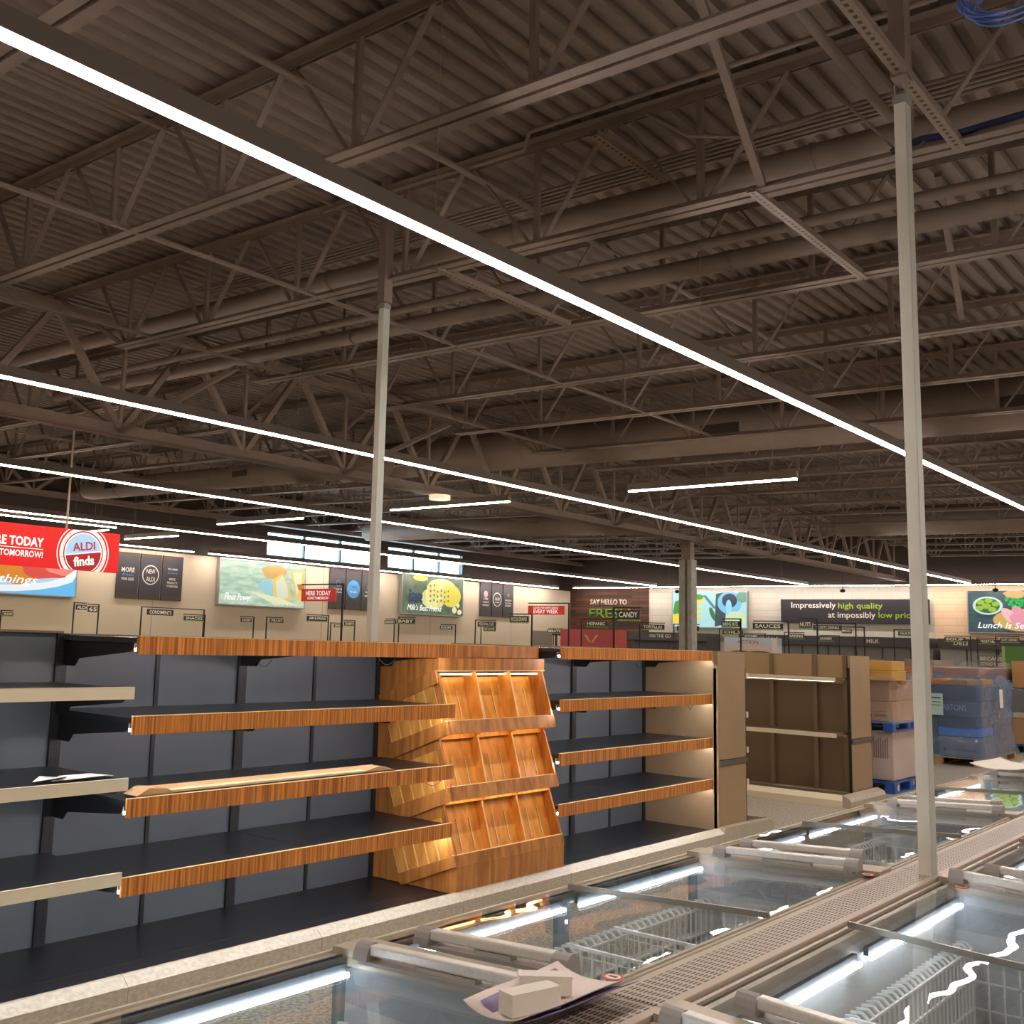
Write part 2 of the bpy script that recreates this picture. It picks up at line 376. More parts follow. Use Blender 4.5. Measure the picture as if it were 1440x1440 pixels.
for y in (14.6, 18.6): MB().box(11.7, 11.74, y-.2, y+.2, 4.36+.0169*(y-11), 4.46+.0169*(y-11)).build('air_grille', mat('grille_dark', (60, 50, 42), .6), dl)
tubething('round_duct', [(24.2, -3, 4.42), (24.2, 8.8, 4.62)], .32, M_duct, 'far brown air duct near the end wall on the right', 'duct', 24)
tubething('round_duct', [(21.5, 11.5, 4.5), (21.5, 21, 4.66)], .26, M_duct, 'far brown air duct beyond the girder, towards the windows', 'duct', 24)
# slotted struts
M_strut = slotmat('slotted_strut', (132, 112, 92), (20, 15, 12), 'X', .052, .026, 'Y', 10, 10)
def strut(xa, xb, y, z, label):
    o = empty('slotted_strut', (xa, y, z), label, 'strut')
    m_ = slotmat('slotted_strut_%d' % int(y*100), (132, 112, 92), (20, 15, 12), 'X', .052, .026, 'Y', 10, .018, off2=y-.009)
    MB().box(xa, xb, y-.03, y+.03, z-.004, z).build('slotted_face', m_, o)
    t = MB(); t.box(xa, xb, y-.03, y-.026, z, z+.035); t.box(xa, xb, y+.026, y+.03, z, z+.035); t.build('channel', M_steel, o)
strut(3.9, 5.72, 1.42, jz(1.4)-.01, 'slotted steel strut holding the top of the front power pole')
strut(5.65, 7.5, 2.52, jz(2.5)-.01, 'slotted steel strut left of the front power pole')
strut(5.65, 7.4, 4.95, jz(5)-.01, 'slotted steel strut beyond the bright front light')
strut(5.4, 6.3, 3.44, jz(3.4)+.5, 'short slotted strut high between the joists above the front light')
tag(MB().beam((4.05, 2.15, 4.98), (5.66, 2.46, 4.40), .045, .045).build('brace_channel', M_steel), 'sloping brown brace channel left of the front power pole', 'brace')
tag(MB().beam((7.5, 2.0, 5.0), (7.5+1.65, 2.3, 4.45), .045, .045).build('brace_channel', M_steel), 'sloping brown brace channel further back, left of the pole', 'brace')
tag(MB().beam((9.3, .6, 5.0), (10.9, .9, 4.45), .05, .05).build('brace_channel', M_steel), 'sloping brown brace channel far right under the deck', 'brace')
# diagonal bottom chord braces off the girder
for i, x in enumerate((6.6, 10.1, 17.1, 20.6, 24.2)):
    tag(MB().beam((x, GY-.05, 3.92), (x+.35, GY-1.6, jz(9)+.02), .05, .05).beam((x, GY+.05, 3.92), (x+.35, GY+1.6, jz(12)+.02), .05, .05).build('knee_brace', M_steel), 'sloping knee brace off the deep girder, %s from the left' % ORD[i], 'brace')

# ================================================================ lamps
def linear(x0, x1, y, z, label, axis='X', m=None, wd=.052, cabs=(), name='linear_light', hh=.09, cz=5.1):
    m = m or M_lamp; cx, cy = ((x0+x1)/2, y) if axis == 'X' else (y, (x0+x1)/2)
    o = empty(name, (cx, cy, z), label, 'light')
    def bx(a0, a1, w, za, zb):
        return MB().box(a0, a1, y-w, y+w, za, zb) if axis == 'X' else MB().box(y-w, y+w, a0, a1, za, zb)
    bx(x0, x1, wd/2+.004, z, z+hh).build('housing', M_hous, o)
    bx(x0+.01, x1-.01, wd/2-.002, z-.018, z-.001).build('diffuser', m, o)
    for c in cabs:
        p = (c, y) if axis == 'X' else (y, c)
        MB().tube([(p[0], p[1], z+hh), (p[0], p[1], zd(p[1]))], .0025, 5).build('hanging_cable', mat('steel_cable', (150, 140, 128), .4), o)
    return o
ZL = 3.76
linear(-1.5, 32.8, 3.42, ZL, 'long bright ceiling light crossing the picture diagonally, nearest of the long lights', cabs=(1.2, 3.9, 6.8, 10.5, 14, 18, 22))
linear(-1.5, 32.8, 8.32, ZL, 'second long ceiling light, passing behind the left power pole', m=M_lamp2, cabs=(3.6, 7.4, 11.2, 15, 19, 23))
linear(-1.5, 32.8, 12.97, ZL, 'third long ceiling light, lower and further than the second', m=M_lamp2, cabs=(5, 8.5, 12, 15.5, 19, 23))
linear(-1.5, 32.6, 18.1, ZL, 'fourth long ceiling light, the one running in front of the windows', m=M_lamp2, cabs=(6, 9, 12, 15, 18, 21))
linear(7.5, 12.1, 18.9, ZL, 'short light above the red hanging sign', m=M_lamp2, cabs=(8, 11.6))
for i, (a, c) in enumerate(((12.2, 16.3), (16.75, 24.0), (24.4, 32.4))):
    w_ = linear(a, c, 21.95, 3.70, 'wall washer light just in front of the beige wall, %s from the left' % ORD[i], m=M_lamp)
    for x_ in (a+.4, c-.4): MB().box(x_-.02, x_+.02, 21.95, YL, 3.79, 3.81).build('wall_arm', M_blk, w_)
linear(-4, 21.9, 33.3, ZL, 'long light washing the end wall', axis='Y', cabs=(2, 6, 10, 14, 18))
for i, (a, c, x) in enumerate(((4.98, 7.27, 12.35), (9.3, 11.67, 12.45), (13.9, 16.28, 12.6))):
    linear(a, c, x, ZL, ['crosswise hanging light right of centre, near the big duct', 'crosswise hanging light just right of the left power pole', 'crosswise hanging light left of the windows'][i], axis='Y', m=M_lamp2, cabs=(a+.3, c-.3))
linear(19.1, 21.1, 13.75, ZL, 'crosswise hanging light right of the red hanging sign', axis='Y', m=M_lamp2, cabs=(19.4, 20.8))
linear(19.5, 21.1, 12.3, ZL, 'small crosswise light partly behind the red hanging sign', axis='Y', m=M_lamp2, cabs=(19.8, 20.8))
linear(-1.5, 32.8, -1.5, ZL, 'long ceiling light behind the freezers on the right, outside the picture', cabs=(3, 9, 15))
s_ = tag(MB().tube([(12.1, GY-.05, 3.865), (12.1, GY-.05, 3.80)], [.16, .16], 20).build('round_fitting', mat('fitting_cream', (230, 214, 180), .5, emit=1.0)), 'small round disc lamp under the girder, left of centre', 'light')

# power poles
def pole(nm, x, y, z0, z1, label):
    o = empty(nm, (x, y, z0), label, 'pole')
    MB().box(x-.033, x+.033, y-.026, y+.026, z0, z1).build('shaft', M_pale, o, bevel=.003)
    t = MB(); t.box(x-.036, x+.036, y-.034, y+.03, z1-.03, z1+.01); t.box(x-.02, x-.014, y+.02, y+.026, z1, z1+.07); t.box(x+.0, x+.02, y-.026, y-.02, z1, z1+.1)
    t.build('top_clamp', mat('galvanised', (152, 152, 146), .5), o)
    MB().box(x-.0345, x+.0345, y-.0275, y-.0262, z0, z1-.03).build('cover_strip', M_postgrn, o)
    return o
pole('power_pole', 4.805, 1.423, .835, 4.22, 'pale square power pole rising from the freezer strip on the right')
pole('power_pole', 5.66, 5.45, 0, 4.22, 'pale square power pole rising behind the wooden shelves')
for x, y, l in ((4.83, 1.43, 'brown upper post above the front power pole'), (5.66, 5.45, 'brown upper post above the left power pole')):
    tag(MB().box(x-.045, x+.045, y-.035, y+.035, 4.33 if y < 3 else 4.24, zd(y)).build('upper_post', M_steel), l, 'post')
# blue cable coil
t = MB()
for k in range(9):
    r = .16+.022*(k % 4); cx, cy, cz = 4.78+.012*k, .93+.02*(k % 3), 4.56+.02*((k*5) % 4)
    t.tube([(cx+.3*r*math.sin(a*PI/12), cy+r*math.cos(a*PI/12), cz+.75*r*math.sin(a*PI/12)) for a in range(25)], .005, 6, cap=False)
tag(t.build('cable_coil', mat('blue_cable', (110, 150, 235), .5), smooth=True), 'coil of blue cable tied up under the deck at the top right corner', 'cable')
tag(MB().tube([(5.7, 1.75, 4.40), (5.72, 1.6, 4.44), (5.7, 1.4, 4.41), (5.73, 1.25, 4.43), (5.72, 1.1, 4.43)], .02, 8).build('blue_cable', mat('blue_cable_dark', (40, 54, 96), .5), smooth=True), 'dark blue cable lying along the joist behind the front pole', 'cable')
# ================================================================ dark shelving run
GX, BAY, GB, GF = 3.053, 1.218, 5.204, 4.505
M_topsh = mat('glossy_top_shelf', (60, 60, 64), .16)
def shelf(parent, x0, x1, zt, fm, fh, led=True, m=None, br=(0, 1), yb=GB-.012, yf=GF):
    s = MB().box(x0+.002, x1-.002, yf+.012, yb, zt-.034, zt-.008).build('shelf', m or M_black, parent)
    MB().box(x0+.001, x1-.001, yf, yf+.014, zt-fh, zt).build('fascia', fm, s)
    MB().box(x0+.001, x1-.001, yf-.001, yf+.015, zt, zt+.0025).build('fascia_edge', M_edge if fm is M_zebra else M_cream, s)
    if led: MB().box(x0+.004, x1-.004, yf+.02, yf+.036, zt-fh+.014, zt-fh+.028).build('led_strip', M_led, s)
    for k in br:
        xx = x0+.012 if k == 0 else x1-.016
        MB().prism([(yb, zt-.034), (yf+.05, zt-.034), (yf+.05, zt-.062), (yf+.08, zt-.078), (yb-.15, zt-.125), (yb-.115, zt-.165), (yb, zt-.165)], 'X', xx, xx+.004).build('bracket', M_blk, s)
    # slotted price pegs
    return s
def bay(x0, label, top, shelves, fm, fh, led=True):
    x1 = x0+BAY
    o = empty('shelving_bay', ((x0+x1)/2, 4.8, 0), label, 'shelves', 'dark shelving run')
    MB().box(x0, x1, GB, GB+.02, .12, 1.70).build('back_panel', M_slate, o)
    MB().box(x0, x1, GB+.021, GB+.06, .0, 1.695).build('rear_panel', M_tan, o)
    for nm, xa, xb in (('upright', x0, x0+.0315), ('upright', x1-.0315, x1)):
        MB().box(xa, xb, GB-.018, GB, .12, 1.70).build(nm, M_slot, o)
    MB().box(x0+BAY/2-.012, x0+BAY/2+.012, GB-.01, GB, .12, 1.70).build('mid_rail', M_slot, o)
    MB().box(x0+.001, x1-.001, 4.49, GB, .1, .13).build('base_deck', M_black, o)
    MB().box(x0, x1, 4.66, 4.663, .13, .1305).box(x0+BAY/2-.0015, x0+BAY/2+.0015, 4.5, GB, .13, .1305).build('deck_seam', mat('seam_grey', (66, 66, 70), .4), o)
    MB().prism([(4.50, .1), (4.50, .132), (4.47, .152), (4.447, .152), (4.395, .112), (4.395, .0), (4.44, 0)], 'X', x0+.0015, x1-.0015).build('kick_trim', M_trim, o)
    if top: shelf(o, x0, x1, 1.70, fm, fh, led, m=M_topsh)
    else: MB().box(x0, x1, GB-.02, GB+.03, 1.70, 1.712).build('top_cap', mat('cap_brown', (120, 98, 78), .5), o)
    for zt in shelves: shelf(o, x0, x1, zt, fm, fh, led)
    return o
WS = (1.3165, .931, .570)
bay(GX-2*BAY, 'dark shelving bay with pale cream shelf edges, outside the left edge of the picture', False, (1.455, 1.028, .596), M_cream, .056)
bay(GX-BAY, 'dark shelving bay with pale cream shelf edges at the far left', False, (1.455, 1.028, .596), M_cream, .056)
bay(GX, 'dark shelving bay with striped wood shelf edges, leftmost of the wood-edged bays', True, WS, M_zebra, .087)
bay(GX+BAY, 'dark shelving bay with striped wood shelf edges, just left of the slanted wooden display', True, WS, M_zebra, .087)
DX0 = GX+2*BAY; DX1 = DX0+BAY
bay(DX1, 'dark shelving bay with striped wood shelf edges, just right of the slanted wooden display', True, WS, M_zebra, .087)
bay(DX1+BAY, 'dark shelving bay with striped wood shelf edges, ending at the tan side panel', True, WS, M_zebra, .087)
# bright end spots of the light strips are the strips themselves; dangling wires
M_wirek = mat('thin_wire', (24, 24, 24), .5)
for i, (x, y, z, dx) in enumerate(((4.13, 4.9, 1.58, .12), (4.95, 4.7, 1.60, .16), (5.3, 4.6, .84, .2), (8.3, 4.8, 1.58, .12), (8.9, 4.62, 1.22, .08), (3.1, 4.8, .98, -.1))):
    tag(MB().tube([(x+dx*t/8, y, z-.04*math.sin(PI*t/8)) for t in range(9)], .0025, 5, cap=False).build('loose_wire', M_wirek, smooth=True), 'thin black wire looping under a shelf, %s' % ['top shelf of the leftmost wood bay', 'top shelf left of the wooden display', 'second lowest wood shelf, touching the wooden display', 'top shelf right of the wooden display', 'second shelf beside the tan panel', 'middle cream shelf at the far left'][i], 'wire')
# long cardboard on the third shelf
t = MB(); t.box(3.16, 4.86, 4.57, 4.64, .932, .943); t.box(3.16, 4.86, 4.625, 4.63, .943, .965)
cb = tag(t.build('cardboard_strip', mat('cream_card', (214, 188, 148), .7)), 'long folded cream cardboard strip lying on the middle wood-edged shelf', 'cardboard')
t = MB(); t.prism([(3.13, .935), (3.2, .968), (3.30, .96), (3.36, .934)], 'Y', 4.54, 4.66); t.prism([(4.7, .934), (4.84, .962), (4.9, .955), (4.98, .934)], 'Y', 4.56, 4.66); t.build('torn_end', mat('cream_card2', (190, 150, 106), .7), cb)
t = MB(); t.face([(2.70, 4.6, 1.030), (2.95, 4.55, 1.045), (3.05, 4.62, 1.030), (2.98, 4.72, 1.036), (2.80, 4.70, 1.040)]); t.face([(2.62, 4.62, 1.032), (2.76, 4.58, 1.05), (2.84, 4.68, 1.03), (2.7, 4.7, 1.045)])
tag(t.build('crumpled_paper', M_white), 'crumpled white paper on the middle cream-edged shelf', 'paper')

# ================================================================ slanted wooden display
d = empty('bread_display', ((DX0+DX1)/2, 4.8, 0), 'slanted walnut and plywood display with three tiers of slotted bins between the dark shelves', 'display')
prof = [(5.19, .135), (4.462, .135), (4.465, .30), (4.476, .371), (4.602, .70), (4.515, .701), (4.537, .787), (4.645, 1.10), (4.549, 1.122), (4.571, 1.203), (4.673, 1.527), (4.675, 1.60), (5.19, 1.60)]
for xa in (DX0+.002, DX1-.022): MB().prism(prof, 'X', xa, xa+.02).build('side_panel', M_wood, d)
MB().box(DX0+.022, DX1-.022, 4.462, 4.48, .135, .305).build('kick_board', M_wood, d)
MB().box(DX0, DX1, 4.66, 4.68, 1.527, 1.608).build('header_board', M_wood, d)
MB().box(DX0+.01, DX1-.001, 4.71, 5.19, 1.612, 1.697).build('top_box', M_wood, d)
MB().box(DX0-.002, DX1+.002, 4.655, 4.70, 1.519, 1.527).build('header_edge', M_edge, d)
MB().box(DX0+.022, DX1-.022, 5.17, 5.19, .135, 1.60).build('back_board', M_wood, d)
MB().prism([(4.50, .1), (4.50, .132), (4.47, .152), (4.447, .152), (4.395, .112), (4.395, .0), (4.44, 0)], 'X', DX0+.0015, DX1-.0015).build('kick_trim', M_trim, d)
MB().box(DX0, DX1, 4.49, GB+.06, .09, .134).build('base_deck', M_black, d)
tiers = [((4.549, 1.122), (4.571, 1.203), (4.662, 1.075), (4.673, 1.52), .42), ((4.515, .701), (4.537, .787), (4.585, .669), (4.642, 1.09), .445), ((4.465, .30), (4.476, .371), (4.535, .275), (4.60, .69), .445)]
for i, (lb, lt, pb, ft, L) in enumerate(tiers):
    dy, dz = math.sin(math.radians(17.5)), math.cos(math.radians(17.5))
    # lip
    MB().prism([lb, lt, (lt[0]+.018, lt[1]), (lb[0]+.018, lb[1])], 'X', DX0-.006, DX1+.006).build('lip', M_wood, d)
    MB().prism([(lb[0]+.018, lb[1]+.033), (lb[0]+.018, lb[1]+.047), (pb[0], pb[1]+.044), (pb[0], pb[1]+.03)], 'X', DX0+.022, DX1-.022).build('bin_floor', M_oak, d)
    MB().box(DX0-.006, DX1+.006, lt[0]-.001, lt[0]+.019, lt[1], lt[1]+.0025).build('lip_edge', M_edge, d)
    for c in range(3):
        cw = (DX1-DX0-.044)/3; xa = DX0+.022+c*cw; xb = xa+cw
        def P(t_, o_): return (pb[0]+dy*t_+dz*o_, pb[1]+dz*t_-dy*o_)
        t = MB(); s0, s1 = (.10, .30) if i else (.13, .33)
        xs = [xa, xa+cw*.40-.008, xa+cw*.40+.008, xa+cw*.74-.008, xa+cw*.74+.008, xb]
        def slab(x_0, x_1, t0, t1): t.prism([P(t0, 0), P(t1, 0), P(t1, .012), P(t0, .012)], 'X', x_0, x_1)
        slab(xa, xb, 0, s0); slab(xa, xb, s1, L)
        for k in (0, 2, 4): slab(xs[k], xs[k+1], s0, s1)
        pn = t.build('bin_panel', M_oak, d)
        for k in (2, 4): MB().prism([P(s0, .012), P(s1, .012), P(s1, -.001), P(s0, -.001)], 'X', xs[k]-.007, xs[k]+.001).build('slot_lit_edge', M_edge, pn)  # pale ply edge, also painting in the light that shines in the slot
        if c:
            dv = MB().prism([(lb[0]+.02, lb[1]+.01), (ft[0]+.004, ft[1]), (ft[0]+.11, ft[1]-.03), (pb[0], pb[1]+.01)], 'X', xa-.006, xa+.006).build('divider', M_oak, d)
            MB().prism([(lb[0]+.017, lb[1]+.01), (ft[0]+.0, ft[1]), (ft[0]+.004, ft[1]), (lb[0]+.021, lb[1]+.01)], 'X', xa-.0062, xa+.0062).build('divider_edge', M_edge, dv)
        zz_, yy_ = ((1.495, 4.69), (1.128, 4.572), (.707, 4.538))[i]
        MB().box(xa+.02, xb-.02, yy_, yy_+.012, zz_, zz_+.01).build('led_strip', M_ledw, d)
# left side crate pattern
rails = [((5.183, 1.335), (4.677, 1.527)), ((5.055, 1.023), (4.573, 1.203)), ((5.014, .607), (4.539, .787)), ((4.954, .189), (4.478, .371))]
for i, (a, c) in enumerate(rails):
    hh = .095 if i < 3 else .07
    MB().prism([a, c, (c[0]-.022 if i else c[0]-.02, c[1]-hh+.01), (a[0]-.03, a[1]-hh)], 'X', DX0-.016, DX0+.001).build('side_rail', M_wood, d)
    if i:
        ex, ez = (c[0]-a[0]), (c[1]-a[1]); ln = math.hypot(ex, ez); ex /= ln; ez /= ln; fy, fz = -ez*-1, -ex*-1
        fy, fz = ez, -ex
        h = .25
        t = MB(); n = 5; wd = .080
        for k in range(n):
            u0 = .012+k*(wd+.015); u1 = u0+wd
            q = [(a[0]+ex*u+fy*v, a[1]+ez*u+fz*v) for u, v in ((u0, 0), (u1, 0), (u1, h), (u0, h))]
            t.prism(q, 'X', DX0-.009, DX0)
        q = [(a[0]+ex*u+fy*v, a[1]+ez*u+fz*v) for u, v in ((.0, 0), (.472, 0), (.472, h), (.0, h))]
        sb = t.build('side_slat', M_oak, d)
        MB().prism(q, 'X', DX0-.003, DX0+.0015).build('slat_gap_light', M_edge, sb)  # pale sheet; its colour stands for the lit interior behind the gaps

# ================================================================ end units
M_seam = mat('seam_strip', (92, 84, 76), .4, metal=.3)
def end_unit(x0, x1, yf, yb, label, shelves, side, fm, xb):
    """unit whose end faces the camera side (-Y); shelves look towards side*X; xb = back panel x"""
    o = empty('end_shelving', ((x0+x1)/2, (yf+yb)/2, 0), label, 'shelves')
    MB().box(x0+.03, x1-.015, yf, yf+.03, .735, 1.69).build('upper_end_panel', M_tan, o)
    MB().box(x0+.03, x1-.012, yf+.001, yf+.03, .12, .675).build('lower_end_panel', M_tan, o)
    MB().box(x0+.025, x1+.01, yf-.008, yf+.028, .68, .73).build('seam_strip', M_seam, o)
    for xx in (x0, x1-.013): MB().box(xx+.004, xx+.018, yf+.002, yf+.03, .12, 1.55).build('corner_post', M_blk, o)
    return o
e = end_unit(9.146, 9.76, 4.47, 7.6, 'tan end unit closing the dark shelving run, its plain side facing the freezers', (), 1, M_tan, 9.16)
MB().box(9.15, 9.175, 4.455, 7.6, .12, 1.695).build('back_panel', M_tan, e)
MB().box(9.175, 9.75, 4.50, 7.6, 1.66, 1.69).build('top_board', M_tan, e)
MB().box(9.148, 9.20, 4.45, 7.6, .0, .12).build('plinth', M_tan, e)
MB().prism([(9.16, .16), (9.16, 0), (10.2, 0), (10.2, .10), (10.14, .14), (9.76, .15)], 'Y', 4.40, 4.47).build('kick_trim', M_trim, e)
MB().box(9.7, 10.12, 4.47, 7.6, .06, .13).build('base_deck', M_tand, e)
MB().box(10.10, 10.16, 4.47, 7.6, .0, .15).build('front_trim', M_trim, e)
for z in (1.50, 1.13, .80, .50):
    s = MB().box(9.72, 10.02, 4.60, 7.55, z-.02, z).build('shelf', M_cream, e)
    MB().box(10.0, 10.03, 4.57, 7.55, z-.055, z+.002).build('fascia', M_cream, s)
    MB().prism([(9.72, z-.02), (10.0, z-.02), (9.98, z-.05), (9.76, z-.08), (9.72, z-.09)], 'Y', 4.60, 4.606).build('bracket', M_cream, s)
# tan unit across the aisle
e = end_unit(12.82, 13.51, 4.59, 9.2, 'tan wide shelving unit across the aisle, cream-edged shelves facing the freezers', (), -1, M_tan, 13.0)
MB().box(12.98, 13.02, 4.62, 9.2, .12, 1.69).build('back_panel', mat('brown_back_panel', (108, 88, 64), .55, noise=.03, nscale=2), e)
MB().box(12.955, 12.975, 4.62, 9.2, 1.36, 1.69).build('header_panel', mat('header_tan', (170, 142, 104), .5), e)
MB().box(13.02, 13.5, 4.62, 9.2, 1.66, 1.69).build('top_board', M_tan, e)
for y in (4.66, 5.02, 5.56, 6.78, 8.0): MB().box(12.93, 12.98, y, y+.05, .12, 1.69).build('upright', M_brnslot, e)
for z, hh in ((1.437, .045), (.805, .05)):
    s = MB().box(12.56, 12.95, 4.66, 9.1, z-.03, z-.004).build('shelf', M_tand, e)
    MB().box(12.545, 12.56, 4.66, 9.1, z-hh, z).build('fascia', M_cream, s)
    MB().box(12.56, 12.62, 4.57, 4.66, z-.03, z-.01).build('bracket_end', mat('bracket_brown', (130, 96, 72), .5), s)
    MB().box(12.6, 12.62, 4.7, 9.05, z-.05, z-.035).build('led_strip', mat('led_dim', (255, 240, 215), .5, emit=LED*.15), s)
MB().box(12.5, 12.98, 4.57, 9.2, .06, .10).build('base_deck', mat('deck_olive', (120, 104, 74), .5), e)
MB().prism([(12.50, .1), (12.54, .13), (12.50, .13), (12.45, .075), (12.45, 0), (12.5, 0)], 'Y', 4.57, 9.2).build('front_trim', M_cream, e)
MB().prism([(4.57, .1), (4.57, .14), (4.50, .11), (4.47, .07), (4.47, 0), (4.57, 0)], 'X', 12.45, 13.6).build('kick_trim', M_trim, e)
# rows of shelving further back, standing under the aisle signs (only their tops rise into view)
rows = []
for i, (x0, x1, y) in enumerate(((8.6, 22, 7.2), (5.4, 19, 10.6), (5.4, 26, 14.4), (5.4, 26, 17.8))):
    o = empty('shelving_row', ((x0+x1)/2, y, 0), 'dark shelving row parallel to the window wall, %s behind the wood-edged shelves' % ORD[i], 'shelves', 'shelving rows behind')
    if i == 0: x0 = 14.6
    MB().box(x0, x1, y-.03, y+.03, .1, 1.62).build('back_panel', M_slate, o)
    MB().box(x0, x1, y-.5, y+.5, .0, .15).build('base_deck', M_black, o)
    for z in (.55, .95, 1.35): MB().box(x0, x1, y-.4, y+.4, z-.03, z).build('shelf', M_black, o)
# ================================================================ island freezers
YI = {1: 1.562, -1: 1.372}; FW = .875; TL = .05
def frz(side, s): return YI[side]+side*s
def zr(s): return .832-TL*s
def sbox(side, x0, x1, s0, s1, z0, z1):
    a, c = frz(side, s0), frz(side, s1); return MB().box(x0, x1, min(a, c), max(a, c), z0, z1)
def slope(t, side, x0, x1, s0, s1, h0, h1):
    """box whose top and bottom follow the lid slope, heights h0..h1 above the rim"""
    a, c = frz(side, s0), frz(side, s1)
    return t.prism([(a, zr(s0)+h0), (c, zr(s1)+h0), (c, zr(s1)+h1), (a, zr(s0)+h1)], 'X', x0, x1)
def freezer(side, x0, x1, label):
    o = empty('chest_freezer', ((x0+x1)/2, frz(side, .45), 0), label, 'freezer', 'island freezers')
    W = FW; xm = (x0+x1)/2
    # tub
    sbox(side, x0+.01, x1-.01, .0, .05, .02, .80).build('inner_wall', M_tub, o)
    sbox(side, x0+.01, x0+.05, .05, W-.01, .02, .65).build('end_wall', M_tub, o)
    sbox(side, x1-.05, x1-.01, .05, W-.01, .02, .65).build('end_wall', M_tub, o)
    for xa in (x0+.01, x1-.05):
        ya_, yb_ = frz(side, .05), frz(side, W-.01)
        MB().prism([(ya_, .65), (yb_, .65), (yb_, zr(W-.01)-.032), (ya_, zr(.05)-.032)], 'X', xa, xa+.04).build('end_wall_top', mat('liner_bluegrey', (168, 176, 184), .45), o)
    sbox(side, x0+.05, x1-.05, .05, W-.05, .02, .10).build('tub_floor', mat('tub_floor_grey', (120, 122, 122), .5), o)
    sbox(side, x0+.01, x1-.01, W-.06, W, .02, .44).build('outer_wall', M_rim, o)
    sbox(side, x0+.05, x1-.05, W-.075, W-.062, .10, .46).build('outer_liner', M_tub, o)
    sbox(side, x0+.05, x1-.05, W-.04, W-.034, .44, .76).build('front_glass', M_fglass, o)
    for xx in (x0+.01, xm-.03, x1-.07): sbox(side, xx, xx+.06, W-.055, W-.02, .44, .76).build('glass_post', mat('post_bluegrey', (136, 146, 152), .4), o)
    sbox(side, x0+.01, x1-.01, W-.085, W-.05, .44, .462).build('glass_sill', mat('sill_alu', (170, 176, 180), .3, metal=.4), o)
    # rims
    t = MB(); slope(t, side, x0+.001, x1-.001, W-.05, W, -.04, -.004); t.build('outer_rim', M_rim, o)
    t = MB(); slope(t, side, x0+.001, x1-.001, W-.012, W, -.004, .004); t.build('rim_edge', mat('cream_edge', (210, 200, 180), .35), o)
    t = MB(); slope(t, side, x0+.001, x1-.001, W-.058, W-.052, -.035, .0); t.build('rim_groove', M_blk, o)
    t = MB(); slope(t, side, x0+.001, x1-.001, W-.075, W-.058, -.04, -.006); t.build('lid_track', mat('track_grey', (120, 122, 120), .3, metal=.5), o)
    t = MB(); slope(t, side, x0+.001, x1-.001, .0, .012, -.03, -.002); slope(t, side, x0+.001, x1-.001, .042, .055, -.03, .0); t.build('inner_rim', M_rim, o)
    t = MB(); slope(t, side, x0+.001, x1-.001, .012, .030, -.03, -.012); t.build('inner_groove', M_rimd, o)
    t = MB(); slope(t, side, x0+.001, x1-.001, .030, .042, -.03, -.006); t.build('inner_track', mat('cream_edge', (210, 200, 180), .35), o)
    for xa in (x0, x1-.072): t = MB(); slope(t, side, xa+.001, xa+.071, .0, W-.015, -.03, .018); t.build('end_cap', M_rim, o)
    # tubes of light
    ls = W-.092 if side == 1 else .085
    zl = .742 if side == 1 else .752
    for a, c in ((x0+.1, xm-.06), (xm+.04, x1-.08)):
        MB().tube([(a, frz(side, ls), zl), (c, frz(side, ls), zl)], .008, 10).build('light_tube', M_ledf, o, smooth=True)
        MB().box(a, c, frz(side, ls+(.016 if side == 1 else -.016))-.008, frz(side, ls+(.016 if side == 1 else -.016))+.008, zl+.004, zl+.03).build('tube_holder', mat('holder_grey', (96, 102, 108), .5), o)
    # lids
    for k, (a, c, up) in enumerate(((x0+.05, xm+.03, .010), (xm-.03, x1-.05, .002))):
        t = MB(); slope(t, side, a, c, .05, W-.06, up, up+.005); lid = t.build('glass_lid', M_glass, o)
        xe = c if k == 0 else a
        t = MB(); slope(t, side, xe-.014 if k == 0 else xe, xe if k == 0 else xe+.014, .02, W-.055, up-.003, up+.016)
        if k == 0: t.build('lid_end_frame', mat('lid_frame_grey', (150, 146, 138), .3, metal=.4), lid)
        # handle at the outer end
        hx = a+.075 if k == 0 else c-.075; s0, s1 = (.13, .66) if k == 0 else (.06, .67)
        def hp(s, h): return (hx, frz(side, s), zr(s)+h)
        hb = MB().beam(hp(s0+.05, .052), hp(s1-.03, .050), .040, .030).build('handle', M_alu, lid, bevel=.006)
        for q in ((s0, s0+.055), (s1-.035, s1+.02)):
            t = MB(); n = 8; a0, a1 = q
            poly = []
            for j in range(n+1): ang = PI*j/n; poly.append((hx-.034*math.cos(ang), .022+.048*math.sin(ang)))
            v0, v1 = frz(side, a0), frz(side, a1); b = MB()
            pts0 = [(p, v0, zr(a0)+h) for p, h in poly]; pts1 = [(p, v1, zr(a1)+h) for p, h in poly]
            nn = len(pts0); b.v += pts0+pts1; b.f.append(list(range(nn))); b.f.append(list(range(nn, 2*nn))[::-1])
            for j in range(nn): jj = (j+1) % nn; b.f.append([j, nn+j, nn+jj, jj])
            b.build('handle_cap', M_gray, lid, smooth=False)
        t = MB(); slope(t, side, hx-.03, hx+.03, s0+.02, s1, .012, .022); t.build('handle_base', M_gray, lid)
        MB().beam(hp(s0+.2, .028), hp(s1-.2, .028), .03, .012).build('grip_recess', mat('grip_pale', (190, 186, 178), .3), lid)
    return o
